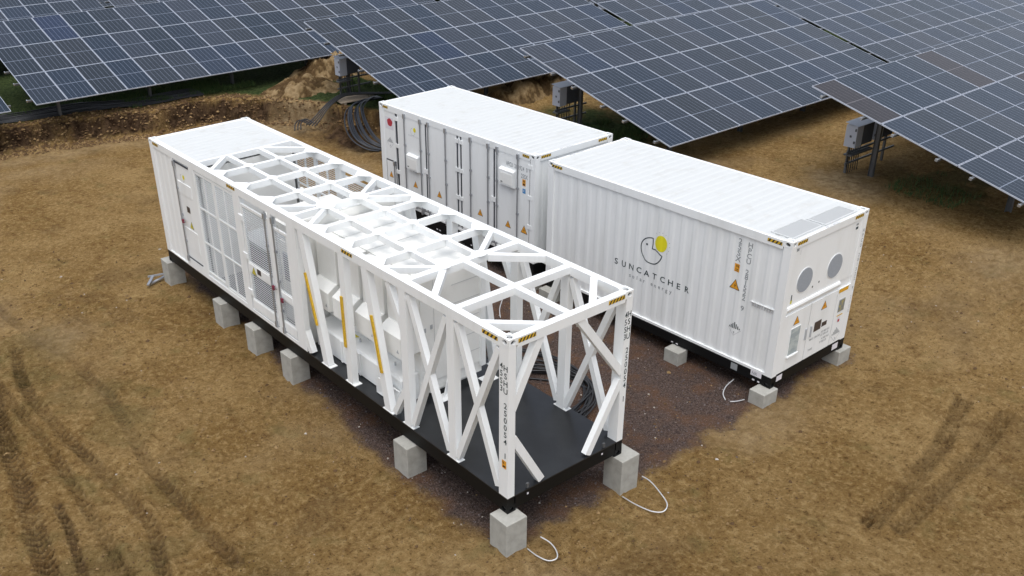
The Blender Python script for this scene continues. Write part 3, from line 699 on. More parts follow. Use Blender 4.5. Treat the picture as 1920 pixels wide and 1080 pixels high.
# gusset plates
def octo(m, cx, cy, rx, ry, z=ZT-.002, cut=.4):
    p = [(cx-rx*cut,cy-ry),(cx+rx*cut,cy-ry),(cx+rx,cy-ry*cut),(cx+rx,cy+ry*cut),(cx+rx*cut,cy+ry),(cx-rx*cut,cy+ry),(cx-rx,cy+ry*cut),(cx-rx,cy-ry*cut)]
    m.prism([(a,b,z) for a,b in p],(0,0,.008),'white')
for y in (3.39,4.32,5.16,7.01,8.02,9.0):
    for x in (.82,1.545): part(lambda m: octo(m,x,y,.10,.115), 'gusset_plate')
for x in (.82,1.545): part(lambda m: octo(m,x,6.03,.17,.20), 'gusset_plate'); part(lambda m: octo(m,x,2.52,.13,.12), 'gusset_plate')
for y in (3.39,4.32,5.16,7.01,8.02,9.0):
    for x,s_ in ((.13,1),(W-.13,-1)):
        part(lambda m: m.prism([(x-s_*.05,y-.23,ZT-.001),(x+s_*.01,y-.23,ZT-.001),(x+s_*.18,y-.05,ZT-.001),(x+s_*.18,y+.05,ZT-.001),(x+s_*.01,y+.23,ZT-.001),(x-s_*.05,y+.23,ZT-.001)][::s_],(0,0,.007),'white'), 'gusset_plate')
# side trusses
PZ0, PZ1 = .281, ZT-RH
for side,xc,ins in ((0,.068,1),(1,W-.068,-1)):
    for y,wd in ((1.32,.17),(2.52,.18)): 
        part(lambda m: (m.box((xc-.062,y-wd/2,PZ0),(xc+.062,y+wd/2,PZ1)), m.box((xc-.064,y-.15,PZ0),(xc+.064,y+.15,PZ0+.012))), 'frame_post')
    def br(y0,z0,y1,z1,wd=.105,off=0.): part(lambda m: m.beam((xc+off,y0,z0),(xc+off,y1,z1),.10,wd,'white'), 'side_brace')
    br(.24,2.74,1.22,.36,off=-.004); br(1.20,2.74,.26,.36,off=.004)
    br(1.44,2.74,2.40,.36,off=-.004); br(2.40,2.74,1.44,.36,off=.004)
    br(2.95,2.76,2.56,2.02); br(2.93,.33,2.56,.98)
    for y0,y1,nm in ((3.58,3.10,'l'),(4.28,4.28,'m'),(5.62,5.10,'l')):
        part(lambda m: (m.beam((xc,y0,PZ1+.005),(xc,y1,PZ0+.01),.124,.17,'white'), m.box((xc-.07,y1-.15,PZ0),(xc+.09,y1+.15,PZ0+.014))), 'frame_post')
    part(lambda m: m.beam((xc,5.98,1.0),(xc,5.66,.30),.11,.13,'white'), 'side_brace')
# yellow strips on the left posts
for y0,z0,y1,z1 in ((5.53,2.02,5.27,1.06),(4.325,2.0,4.315,1.02),(3.41,2.0,3.20,1.0)):
    part(lambda m: (m.beam((-.012,y0,z0),(-.012,y1,z1),.028,.055,'yellow')), 'yellow_strip')
# near end braces
def eb(x0,z0,x1,z1): part(lambda m: m.beam((x0,.068,z0),(x1,.068,z1),.10,.125,'white',(0,1,0)), 'end_brace')
eb(1.37,2.80,2.33,1.56); eb(2.33,1.42,1.68,.30); eb(.62,2.80,.10,1.78); eb(.12,1.30,.70,.30)
# end closed compartment y 9.95..12.19
part(lambda m: ribbed_roof(m,.129,W-.129,9.97,LA-.129,ZT-.004), 'roof_panel')
def cw(m, x, y0, y1, sg): corr_wall(m, x, y0, y1, PZ0+.03, PZ1, sg, 'white', .05)
part(lambda m: (cw(m,.02,11.06,11.99,1), m.box((.004,11.0,PZ0),(.11,11.06,PZ1)), m.box((.004,11.06,PZ0),(.08,11.99,PZ0+.03))), 'side_wall')
part(lambda m: cw(m,W-.02,9.97,11.99,-1), 'side_wall')
part(lambda m: corr_wall(m,LA-.02,.13,W-.13,PZ0,PZ1,-1,'white',0,'y'), 'end_wall')
part(lambda m: m.box((.13,9.90,PZ0),(W-.13,9.95,PZ1-.01),'cab'), 'partition_wall')
part(lambda m: m.box((.13,5.985,PZ0),(W-.13,6.02,PZ1-.01),'cab'), 'partition_wall')
part(lambda m: (m.box((.02,10.20,.50),(.06,10.98,2.76)), m.box((.008,10.25,2.05),(.02,10.93,2.32),'white'), m.box((.012,10.28,.75),(.02,10.9,1.25),'white'), m.box((.06,9.98,PZ0),(.08,11.0,PZ1),'dark')), 'side_door')
part(lambda m: (m.box((.004,9.97,PZ0),(.1,10.18,PZ1)), m.box((.004,10.18,PZ0),(.058,11.0,.49))), 'door_frame')
part(lambda m: (m.box((.006,10.24,2.72),(.018,10.96,2.755),'gasket'), m.box((.006,10.24,.50),(.018,10.9,.525),'gasket')), 'door_gasket')
def rodA(y, z0=.42, z1=2.72, lock=1.25, hd=-1):
    o = locking_rod(A,.02,y,z0,z1,-1)
    part(lambda m: (m.box((-.05,y+hd*.06-.03,lock-.03),(-.02,y+hd*.06+.03,lock+.04),'rod'), m.box((-.06,y+hd*.11-.03,lock-.05),(-.025,y+hd*.11+.03,lock+.03),'maroon'), m.box((-.045,y+hd*.06-.06,lock-.012),(-.035,y+hd*.24,lock+.006),'rod')), 'door_handle')
rodA(10.93,.45,2.72,1.42)
DA = Deco((.0,0,0),(0,-1,0),(0,0,1)); DAd = Deco((.008,0,0),(0,-1,0),(0,0,1)); DAf = Deco((.02,0,0),(0,-1,0),(0,0,1))
part(lambda m: (DAf.rect(m,-10.64,1.66,-10.48,1.80,'brown'),), 'data_plate')
part(lambda m: DAf.triangle(m,-10.52,1.30,.19,'ylw'), 'warning_sign')
part(lambda m: (DAf.poly(m,[(-10.56+.05*math.cos(i*.5),2.46+.055*math.sin(i*.5)) for i in range(12)],'logoy'), DAf.stroke(m,[(-10.64+.085*math.cos(t),2.42+.09*math.sin(t)) for t in np.linspace(R(100),R(350),12)],.008,'lfaint')), 'sun_emblem')
part(lambda m: [DAf.text(m,ch,-(10.80-i*.05),2.28,.035,'lfaint',align='c') for i,ch in enumerate('SUNCATCHER')], 'logo_lettering')
# mesh bays y 6.0 .. 9.97 : both sides
def slats(m, x, y0, y1, z0, z1, sg):
    z = z0+.02
    while z < z1-.01:
        m.box((x,y0,z),(x+.010,y1,z+.013),'slat'); z += .046
def mesh_bay(xo, sg, y0, y1, zs, cols, nm):
    """one framed mesh panel; xo outer face, sg inwards"""
    x0,x1 = sorted((xo+sg*.012,xo+sg*.05)); xm = (x0+x1)/2-.006
    def fn(m):
        m.box((x0,y0,zs[0]-.05),(x1,y1,zs[0])); m.box((x0,y0,zs[-1]),(x1,y1,zs[-1]+.05))
        m.box((x0,y0,zs[0]),(x1,y0+.05,zs[-1])); m.box((x0,y1-.05,zs[0]),(x1,y1,zs[-1]))
        for z_ in zs[1:-1]: m.box((x0+.004,y0+.05,z_-.02),(x1-.004,y1-.05,z_+.02))
        for i in range(1,cols):
            yc = y0+(y1-y0)*i/cols; m.box((x0+.006,yc-.02,zs[0]),(x1-.006,yc+.02,zs[-1]))
    part(fn, 'mesh_frame')
    part(lambda m: slats(m,xm,y0+.05,y1-.05,zs[0],zs[-1],sg), 'wire_mesh')
for xo,sg in ((0,1),(W,-1)):
    mesh_bay(xo,sg,9.08,9.97,(.50,1.18,1.97,2.72),2,'')
    mesh_bay(xo,sg,8.18,9.06,(.44,1.18,1.97,2.72),2,'')
    x0,x1 = sorted((xo+sg*.004,xo+sg*.11))
    part(lambda m: m.box((x0,7.93,PZ0),(x1,8.17,PZ1)), 'frame_post')
    part(lambda m: m.box((x0,6.68,PZ0),(x1,6.80,PZ1)), 'frame_post')
    part(lambda m: m.box((x0,5.78,PZ0),(x1,6.10,PZ1)), 'frame_post')
    part(lambda m: (m.box((x0,8.17,PZ0),(x1,9.97,.385)), m.box((x0,6.10,PZ0),(x1,6.68,.36)), m.box((x0,6.80,PZ0),(x1,7.93,.36))), 'bottom_rail')
    mesh_bay(xo,sg,6.83,7.90,(.62,1.22,1.42,2.60),1,'')
    mesh_bay(xo,sg,6.12,6.66,(.62,1.10,1.26,2.50),1,'')
    xw0,xw1 = sorted((xo+sg*.006,xo+sg*.052))
    part(lambda m: m.box((xw0,6.84,.40),(xw1,7.89,.60)), 'kick_plate'); part(lambda m: m.box((xw0,6.88,1.24),(xw1,7.85,1.41)), 'lock_plate')
    part(lambda m: m.box((xw0,6.13,.40),(xw1,6.65,.60)), 'kick_plate'); part(lambda m: m.box((xw0,6.17,1.11),(xw1,6.61,1.25)), 'lock_plate')
part(lambda m: DAd.triangle(m,-7.66,1.22,.19,'ylw'), 'warning_sign')
part(lambda m: DAd.rect(m,-7.52,1.28,-7.36,1.40,'brown'), 'data_plate')
rodA(6.90,.40,2.72,1.28); rodA(6.60,.38,2.72,1.12)
for z_ in (.75,1.55,2.35): part(lambda m: m.box((-.012,7.86,z_-.06),(.02,8.02,z_+.06)), 'door_hinge')
part(lambda m: [DA.text(m,'CSC',-6.45,2.62,.03,'lgrey'), DA.text(m,'H 02',-6.45,2.56,.03,'lfaint')], 'small_label')
# things inside the mesh bay
part(lambda m: (m.box((.45,6.35,.282),(1.15,7.35,1.95),'cab'), m.box((.435,6.5,1.42),(.449,6.85,1.80),'grey'), m.box((.435,6.95,1.15),(.449,7.2,1.75),'fan'), [m.box((.43,6.97,1.17+.05*i),(.436,7.18,1.19+.05*i),'dark') for i in range(11)]), 'cooling_unit')
part(lambda m: (m.box((.5,6.2,2.35),(2.0,7.0,2.55),'cab'), m.box((.5,7.05,2.15),(2.1,8.0,2.3),'cab'), m.box((.46,6.35,2.4),(.5,6.8,2.44),'gasket'), m.box((1.4,6.3,2.551),(1.8,6.8,2.62),'white')), 'air_duct')
part(lambda m: [m.tube([(x,7.3,2.32),(x,8.2,2.36),(x+.15,8.7,2.30),(x+.4,8.8,1.9)],.035,'cab') for x in (.6,.75,1.5,1.65)], 'coolant_pipe')
part(lambda m: (m.box((.6,8.2,.282),(1.9,9.5,1.3),'dark'), m.box((.62,8.25,1.301),(1.88,9.45,1.36),'grey')), 'transformer')
# power cabinets y 2.95..5.95
for i in range(4):
    y1 = 5.95-.75*i; y0 = y1-.748
    def cab(m):
        m.box((.66,y0+.004,.62),(1.97,y1,2.60),'cab'); m.box((.655,y0+.012,2.601),(1.96,y1-.006,2.62),'cab')
        for z_ in (.9,1.25,1.6,1.95,2.3): m.box((1.30,y0-.003,z_),(1.96,y0-.0005,z_+.008),'lfaint')
        m.box((.92,y0-.003,.65),(.926,y0-.0005,2.6),'lfaint')
        if i == 3: m.box((.70,y0-.004,1.60),(.75,y0-.0004,1.68),'grey'); m.box((.84,y0-.004,1.63),(.89,y0-.0004,1.71),'grey')
    c_ = part(cab, 'power_cabinet')
    def door(m): m.box((.46,y0+.03,1.72),(.655,y1-.07,2.59),'cab'); m.box((.458,y0+.2,2.42),(.4596,y0+.36,2.5),'lfaint')
    part(door, 'cabinet_door', c_)
    def hood(m): m.prism([(.655,y0+.03,1.27),(.25,y0+.03,1.25),(.25,y0+.03,1.62),(.42,y0+.03,1.735),(.655,y0+.03,1.735)],(0,.61,0),'cab'); m.prism([(.2485,y0+.16,1.33),(.2485,y0+.09,1.33),(.2485,y0+.125,1.40)][::-1],(-.002,0,0),'grey')
    part(hood, 'vent_hood', c_)
part(lambda m: (m.box((.655,2.98,.40),(1.96,5.93,.619),'cab'), m.box((.9,3.1,.282),(1.9,5.8,.40),'cab')), 'cabinet_plinth')
part(lambda m: (m.prism([(.656,3.08,.80),(.33,3.08,.78),(.30,3.08,.74),(.30,3.08,.30),(.656,3.08,.30)],(0,2.80,0),'white'),
     [m.box((.27,y,.31),(.299,y+.05,.75)) for y in (3.6,4.35,4.95,5.7)]), 'cable_tank')
part(lambda m: m.prism([(.29,3.12,.30),(.29,3.12,.55),(.22,3.2,.62),(.22,3.65,.62),(.22,3.72,.55),(.22,3.72,.30),(.22,3.12,.30)],(-.03,0,0),'white'), 'tank_cover')
DTk = Deco((0,0,.80),(0,-1,0),(1,0,0)); part(lambda m: m.prism([(.42,4.9,.797),(.58,4.99,.800),(.58,4.81,.800)],(0,0,.006),'ylw'), 'warning_sign')
for y in (4.65,3.55): part(lambda m: m.tube([(.5,y,.80),(.5,y,.86)],.02,'shiny'), 'tank_valve')
part(lambda m: m.box((1.90,2.90,.55),(1.995,2.99,2.60)), 'cabinet_frame')
part(lambda m: (m.prism([(.95,2.80,.282),(1.15,2.94,.282),(1.15,2.94,.55)],(.02,0,0),'white'), m.prism([(1.9,2.80,.282),(2.1,2.94,.282),(2.1,2.94,.55)],(.02,0,0),'white'), m.box((.9,2.72,.2815),(1.2,2.95,.292)), m.box((1.85,2.72,.2815),(2.15,2.95,.292))), 'foot_bracket')
for y0 in (5.72,2.83):
    pass
# hazard stripes, lettering on the frame
DAr = Deco((.004,0,0),(0,-1,0),(0,0,1)); DAe = Deco((0,.004,0),(1,0,0),(0,0,1)); DAp = Deco((.002,0,0),(0,-1,0),(0,0,1)); DAq = Deco((0,.002,0),(1,0,0),(0,0,1))
for a0,a1 in ((-12.0,-11.7),(-8.40,-8.05),(-4.22,-3.89),(-.57,-.235)): part(lambda m: DAr.hazard(m,a0,a1,2.855,2.915), 'hazard_stripe')
for a0,a1 in ((.175,.50),(1.92,2.26)): part(lambda m: DAe.hazard(m,a0,a1,2.86,2.925,5), 'hazard_stripe')
part(lambda m: (DAp.stack(m,'HSHU 250054 1',-.062,2.54,.092,.122,'ink',1.05), DAp.stack(m,'45S3',-.152,2.56,.092,.122,'ink',.95)), 'container_number')
part(lambda m: (DAq.stack(m,'HSHU 250054 1',2.385,2.62,.098,.125,'ink',.85), DAq.stack(m,'45S3',2.315,2.62,.098,.125,'ink',.8)), 'container_number')
part(lambda m: (DAp.rect(m,-.13,.80,-.035,.94,'orange'), DAp.text(m,'96',-.12,.88,.04,'blk',lift=.005,wd=.8), DAp.rect(m,-.11,.82,-.05,.85,'blk',.005)), 'height_label')
# ------------------------------------------------------------------ concrete blocks
def block(x0, y0, sx, sy, z1, label, group):
    gzm = min(G(x0,y0),G(x0+sx,y0),G(x0+sx,y0+sy),G(x0,y0+sy))-.05
    o = root('concrete_block',(x0+sx/2,y0+sy/2,gzm),0,label,'block',group)
    bpy.data.objects.remove(o)
    mb = MB(); a,b_ = sx/2,sy/2
    mb.box((-a,-b_,0),(a,b_,z1-gzm),'concrete')
    ob = mb.build('concrete_block', None, bevel=.012); ob.location = (x0+a,y0+b_,gzm); ob.rotation_euler.z = random.uniform(-.02,.02)
    return tag(ob,label,'block',group)
g1 = 'tall concrete blocks carrying the lattice frame'; g2 = 'low concrete blocks carrying the two shorter containers'
random.seed(3)
AB = [(-.19,-.21,'tall pale concrete block under the nearest corner of the lattice frame'),(2.27,-.19,'concrete block under the right front corner of the lattice frame, beside a zinc loop'),
      (-.19,2.31,'concrete block under the left edge of the bare black deck, second from the near corner'),(-.16,6.21,'concrete block under the left end of the power cabinets, third in its row'),
      (-.16,7.70,'concrete block below the mesh doors, middle of the group of three'),(-.15,9.22,'concrete block below the mesh panels, farthest of the group of three'),
      (-.13,12.03,'concrete block under the far left corner, beside scrap metal'),
      (2.27,2.31,'concrete block under the right edge of the bare black deck'),(2.27,6.21,'concrete block under the right edge of the frame behind the cabinets'),
      (2.27,9.22,'concrete block under the right edge of the frame below the far mesh wall'),(2.27,12.03,'concrete block under the far right corner of the lattice frame')]
for x,y,lb in AB: block(x,y,.40,.40,-.002,lb,g1)
ca,sa = math.cos(.01844),math.sin(.01844)
CB = [(6.31,.01,.42,.34,'small concrete block under the nearest corner of the logo container'),(6.31,2.07,.30,.36,'small concrete block under the long side of the logo container'),
      (8.79,.05,.40,.36,'small concrete block under the right front corner of the logo container'),(6.25,5.75,.40,.38,'small concrete block under the far left corner of the logo container'),
      (8.7,5.8,.4,.36,'small concrete block under the hidden far right corner of the logo container')]
for x,y,a,b_,lb in CB: block(x,y,a,b_,bC-.002,lb,g2)
for x,y,lb in ((6.30,6.50,'small concrete block under the near corner of the container with doors'),(6.28,12.35,'small concrete block under the far left corner of the container with doors'),(8.7,12.35,'small concrete block under the far right corner of the container with doors'),(6.30,9.4,'small concrete block below the middle doors of the container with doors')):
    block(x,y,.40,.38,bB-.002,lb,g2)
# scrap metal by the far block
mb = MB()
for i,(x,y,l_,a) in enumerate(((-.55,12.35,.5,.3),(-.62,12.2,.45,.9),(-.45,12.6,.5,-.4))):
    z_ = G(x,y)+.05+i*.05; mb.beam((x,y,z_),(x+l_*math.cos(a),y+l_*math.sin(a),z_+.03),.06,.035,'rod')
tag(mb.build('scrap_metal'), 'loose zinc offcuts piled behind the far left concrete block', 'scrap')
# earthing straps
def strap(pts, lb):
    P = []
    for i,(x,y,dz) in enumerate(pts): P.append(Vector((x,y,G(x,y)+dz)))
    Q = []
    for i in range(len(P)-1):
        p0,p1,p2,p3 = P[max(i-1,0)],P[i],P[i+1],P[min(i+2,len(P)-1)]
        for t in np.linspace(0,1,7)[:-1]: Q.append(.5*((2*p1)+(p2-p0)*t+(2*p0-5*p1+4*p2-p3)*t*t+(3*p1-p0-3*p2+p3)*t**3))
    Q.append(P[-1]); mb = MB(); mb.tube(Q,.0105,'strap',6)
    return tag(mb.build('earthing_strap',smooth=True),lb,'strap','loose zinc earthing straps')
strap([(2.25,-.25,.03),(2.24,-.55,.04),(2.30,-.84,.05),(2.42,-.97,.07),(2.56,-.92,.10),(2.66,-.68,.14),(2.74,-.40,.18),(2.74,-.22,.2)],'long bent zinc strap looping by the right front block of the lattice frame')
strap([(.17,-.27,.02),(.16,-.5,.03),(.22,-.68,.04),(.33,-.74,.06),(.43,-.62,.08),(.46,-.45,.10),(.42,-.28,.12)],'short bent zinc strap looping beside the nearest tall concrete block')
strap([(6.28,.40,.03),(6.10,.44,.04),(5.98,.50,.05),],'short zinc strap end beside the nearest block of the logo container')
strap([(5.97,.60,.04),(6.04,.72,.10),(6.22,.80,.16),(6.5,.84,.2)],'curved zinc strap rising under the corner of the logo container')
strap([(4.9,5.9,.03),(5.05,6.1,.12),(5.3,6.3,.2)],'thin pale strap end standing between the containers, seen through the frame')
# ------------------------------------------------------------------ cables
def smoothpath(P, n=8):
    Q = []
    for i in range(len(P)-1):
        p0,p1,p2,p3 = P[max(i-1,0)],P[i],P[i+1],P[min(i+2,len(P)-1)]
        for t in np.linspace(0,1,n+1)[:-1]: Q.append(.5*((2*p1)+(p2-p0)*t+(2*p0-5*p1+4*p2-p3)*t*t+(3*p1-p0-3*p2+p3)*t**3))
    return Q+[P[-1]]
random.seed(11)
for i in range(16):
    s_ = i/15; j = lambda a=.12: random.uniform(-a,a)
    P = [(2.1+j(),6.2-1.2*s_+j(.3)),(3.0+j(),5.4-1.3*s_+j()),(3.9+.35*(1-s_)+j(),4.4-1.2*s_+j()),(4.25+.3*(1-s_)+j(),3.2-.7*s_+j()),(3.8+.3*(1-s_)+j(),2.2+j(.15)),(3.1+j(),1.7+.3*s_+j()),(2.3,1.8+.4*s_+j())]
    pts = smoothpath([Vector((x,y,G(x,y)+.03+.035*(i%3))) for x,y in P],7)
    mb = MB(); mb.tube(pts,.019,'cable',6)
    tag(mb.build('power_cable',smooth=True),'black power cable in the sweep lying on the gravel beside the black deck','cable','black cables on the gravel beside the deck')
def gcable(P, lb, grp, r=.022, k='cable'):
    pts = smoothpath([Vector(p) for p in P],8); mb = MB(); mb.tube(pts,r,k,6)
    return tag(mb.build('power_cable',smooth=True),lb,'cable',grp)
for i in range(12):          # coil hanging over the bank by the door container
    o = i*.075+random.uniform(-.05,.05); q = random.uniform(-.05,.05)
    gcable([(11.7,20.4+o*.4,.12),(10.6+o*.4,20.0+q,.25+.02*(i%4)),(9.75+o*.55,19.6-o*.35,.22+.03*(i%5)),(9.15+o*.75,18.8-o*.5,-.02),(8.95+o*.85,18.1-o*.55,-.32),(9.15+o*.9,17.6-o*.5,-.55+.02*(i%3)),(9.5+o,17.35-o*.45,-.64)],
           'blue black power cable, one of the thick bundle hanging down the cut bank','hanging cables at the bank',.026,'coil')
for i in range(4):           # cables running from the pit to the inverter stand
    o = i*.09
    gcable([(8.95+o*.6,21.15-o*1.2,-.50),(9.35+o*.4,21.2-o,-.30),(9.9,21.25-o,.05),(10.6,21.35-o,.25),(11.3,21.2-o,.22),(12.4,21.0-o,.08),(13.5,20.8-o,.06)],
           'black power cable rising out of the pit towards the inverter stand','cables rising from the pit',.022)
for i in range(3):
    gcable([(8.35+i*.12,20.9,-.52),(8.5+i*.12,21.1,-.36),(8.75+i*.12,21.2,-.30),(9.0+i*.1,21.0,-.45)],'short dark cable end sticking out of the soil by the pit','cable ends at the pit',.022)
for i in range(22):
    o = i*.052; ph = random.uniform(0,6)
    P = [(x, float(bank_y(x))+1.15+o+.05*math.sin(x*.6+ph)-.0*x, G(x,float(bank_y(x))+1.15+o)+.035+.02*(i%3)) for x in np.arange(-4,7.6,.8)]
    gcable(P,'black cable running with many others below the large solar table left of centre','cables along the bank',.02)
mb = MB()
for x0,y0,x1,y1 in ((10.55,21.55,12.0,21.35),(10.5,21.3,11.95,21.1),(10.45,21.05,11.9,20.85)): mb.beam((x0,y0,.10),(x1,y1,.10),.24,.025,'wood',(0,1,0)); 
mb.beam((10.7,21.6,.06),(10.6,20.9,.06),.09,.06,'wood'); mb.beam((11.8,21.45,.06),(11.7,20.8,.06),.09,.06,'wood')
for v in range(len(mb.v)): mb.v[v] = (mb.v[v][0]-.15, mb.v[v][1]-.05, mb.v[v][2]+G(11.,21.2)-.02)
tag(mb.build('wooden_pallet'),'weathered flat wooden pallet lying on the bank behind the cable bundle','pallet')
# ------------------------------------------------------------------ soil heaps
def heap(cx, cy, rx, ry, h, label, seed, base=-.1):
    xs_ = np.arange(-rx*1.3,rx*1.3,.06); ys_ = np.arange(-ry*1.3,ry*1.3,.06)
    def zf(X,Y):
        d = np.hypot(X/rx,Y/ry)+.30*fbm(X+seed*3,Y,.9,4,.6)
        z_ = h*sst(1.15-d)**.8 + .32*h*fbm(X+seed,Y-seed,.38,4,.65)*sst(1.25-d)
        z_ = z_-.08-.3*sst((np.hypot(X/rx,Y/ry)-1.05)*4)
        gg = g0(X+cx,Y+cy); A = np.zeros((*X.shape,4))
        pale = sst((fbm(X+seed,Y-seed,.38,4,.65)+.05)/.25); A[...,1] = .75*(1-pale); A[...,3] = .85*pale
        return z_+gg-base, A
    o = grid_obj('soil_heap', xs_, ys_, zf, 'soil'); o.location = (cx,cy,base)
    return tag(o,label,'soil heap')
heap(10.4,23.9,1.6,1.3,.55,'pale crumbly soil heap spilling beside the grass near the left inverter',5)
heap(12.6,25.2,1.7,1.3,.85,'taller dark brown soil heap behind the pale one, under the far solar table',9)
heap(15.9,17.6,1.7,.9,.75,'brown soil heap with two sharp peaks behind the container with doors',14)
heap(17.9,17.2,1.2,.8,.6,'lumpy brown soil heap beside the middle inverter stand',22)
# ------------------------------------------------------------------ grass
def grass(name, boxes, n, label):
    rs = random.Random(4); nr_ = np.random.RandomState(4); mb = MB()
    for (x0,x1,y0,y1,wt) in boxes:
        m_ = int(n*wt); X = nr_.uniform(x0,x1,m_); Y = nr_.uniform(y0,y1,m_); kp = fbm(X,Y,1.1,3) > -.12; X = X[kp]; Y = Y[kp]
        for x,y,z_ in zip(X,Y,g0(X,Y)):
            h = rs.uniform(.07,.22); a = rs.uniform(0,6.28); wv = rs.uniform(.008,.016); ln = rs.uniform(-.08,.08)
            c_,s_ = math.cos(a)*wv,math.sin(a)*wv
            mb.add([(x-c_,y-s_,z_),(x+c_,y+s_,z_),(x+ln,y+ln*math.sin(a),z_+h)],[(0,1,2)],'grass' if rs.random() < .7 else 'grass2')
    return tag(mb.build(name),label,'grass',kind='stuff')
MT['grass'] = mat('grass_blades',(.040,.085,.018),.8); MT['grass2'] = mat('grass_blades_yellow',(.085,.12,.03),.8)
grass('grass',[(4.0,9.4,25.6,27.6,.34),(-6,5,27.3,29,.16),(13.2,16.5,11.0,13.4,.28),(11.5,13.8,20.3,23.5,.15),(16.6,19,2.0,4.0,.03),(24.5,26.5,13,20,.12)],26000,'short dark green grass growing under the edges of the solar tables')
# ------------------------------------------------------------------ solar tables
PW, PHt = 1.047, 2.115
def panel_mesh(name, cell):
    mb = MB(); fw = .0115; a,b_ = PW-.020,PHt-.020; t = .035
    mb.box((fw,fw,t-.010),(a-fw,b_-fw,t-.003),cell)
    for lo,hi in (((0,0,0),(fw,b_,t)),((a-fw,0,0),(a,b_,t)),((fw,0,0),(a-fw,fw,t)),((fw,b_-fw,0),(a-fw,b_,t))): mb.box(lo,hi,'alu')
    o = mb.build(name); return o
protos = {}
for key,cell in (('n','cell'),('brown','cellbrown'),('blue','cellblue')): protos[key] = panel_mesh('solar_panel', cell)
first = {'n':True,'brown':True,'blue':True}
TILT = .274; SL = -.013
def rail_mesh(nm, L):
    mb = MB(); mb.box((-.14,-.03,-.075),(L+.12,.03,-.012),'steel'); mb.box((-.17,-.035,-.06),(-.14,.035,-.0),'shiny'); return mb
TB = []
def table(x, y, z, yawt, n, label, special={}):
    t = root('solar_table',(x,y-3,float(g0(x,y-3))),0,label,'solar table','tilted solar tables in stepped rows'); t['_zb'] = 0
    base = t.location.copy()
    u = Vector((math.cos(yawt)*math.cos(SL),math.sin(yawt)*math.cos(SL),math.sin(SL)))
    ny = Vector((math.sin(yawt),-math.cos(yawt),0)); wv = ny*math.cos(TILT)-Vector((0,0,1))*math.sin(TILT); wv = (wv-u*u.dot(wv)).normalized()
    nn = (-wv).cross(u)*-1; nn = u.cross(-wv)
    if nn.z < 0: nn = -nn
    Rm = Matrix((u,-wv,nn)).transposed().to_4x4()       # local x along, y up the slope
    org = Vector((x,y,z))
    for r_ in range(3):
        for c in range(n):
            key = special.get((c,r_),'n'); pr = protos[key]
            o = pr if first[key] else pr.copy()
            if not first[key]: S.collection.objects.link(o)
            first[key] = False
            o.parent = t; p = org+u*(c*PW+.010)+wv*((r_+1)*PHt-.010)
            mm = Rm.copy(); mm.translation = p-base; o.matrix_parent_inverse = Matrix(); o.matrix_basis = mm
            if key == 'brown': o['label'] = 'brownish solar panel darker than its neighbours'
            if key == 'blue': o['label'] = 'bluer solar panel'
            if key == 'n' and 'label' in o: del o['label']
    # purlins
    for k in (.45,1.65,2.56,3.78,4.68,5.90):
        mb = rail_mesh('purlin', n*PW); o = mb.build('purlin'); o.parent = t
        mm = Rm.copy(); mm.translation = org+wv*k-base; o.matrix_basis = mm
    # posts and rafters
    npst = max(2,int(round(n*PW/3.3))); 
    for j in range(npst):
        a = (n*PW-2.2)*j/(npst-1)+1.1
        if x > 14.9 and y < 7: a = a+1.05
        elif abs(x-12.8) < .3: a = a+.7
        pr_, pf = [org+u*a+wv*k-nn*.16 for k in (1.05,4.9)]
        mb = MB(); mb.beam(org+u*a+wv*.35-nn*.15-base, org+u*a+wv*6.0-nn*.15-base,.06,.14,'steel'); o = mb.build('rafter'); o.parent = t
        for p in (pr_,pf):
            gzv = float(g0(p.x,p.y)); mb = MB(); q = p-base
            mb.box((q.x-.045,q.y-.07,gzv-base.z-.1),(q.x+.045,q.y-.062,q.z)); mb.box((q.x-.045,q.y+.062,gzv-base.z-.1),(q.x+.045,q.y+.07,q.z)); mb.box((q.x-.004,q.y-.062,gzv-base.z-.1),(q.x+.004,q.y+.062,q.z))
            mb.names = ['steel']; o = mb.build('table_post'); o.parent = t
    return t
ROWS = [
 (15.218,5.642,2.652,.034,18,'big solar table at the right edge, nearest the logo container, with brown panels',{(0,0):'brown',(5,0):'brown',(7,1):'brown'}),
 (12.825,14.303,2.618,.024,12,'middle solar table whose sharp low corner hangs behind the containers',{(3,0):'blue'}),
 (25.70,14.62,2.44,.024,16,'solar table right of the long dark gap, behind the nearest table at the right edge',{}),
 (10.199,22.899,2.581,.016,12,'solar table whose lower left corner hides behind the container with doors',{(3,1):'blue'}),
 (23.07,23.10,2.40,.016,18,'far solar table right of the short upper dark gap, behind the middle table',{}),
 (1.134,31.17,2.577,.001,18,'large solar table left of centre, above the trench and the grass',{(2,0):'blue'}),
 (20.28,31.19,2.33,.001,18,'far solar table in the top centre, behind the small notch of dark',{}),
 (-12.25,31.1,2.70,.001,12,'solar table cut by the left edge of the photo, beyond the narrow gap',{}),
]
for k,(yy,x0) in enumerate(((39.75,-10.9),(48.2,-14.),(56.6,-9.))):
    names = (('seen above the left tables along the top edge','seen along the top edge right of centre','at the far right of that row'),
             ('just inside the top edge at the left','just inside the top edge at the centre','just inside the top edge at the right'),
             ('outermost row, left part','outermost row, centre part','outermost row, right part'))[k]
    for j in range(3): ROWS.append((x0+j*19.3,yy,2.60-.013*(x0+j*19.3),.0,18,'distant solar table, %s row, %s' % (('fifth','sixth','seventh')[k],names[j]),{}))
for rw in ROWS: table(*rw)
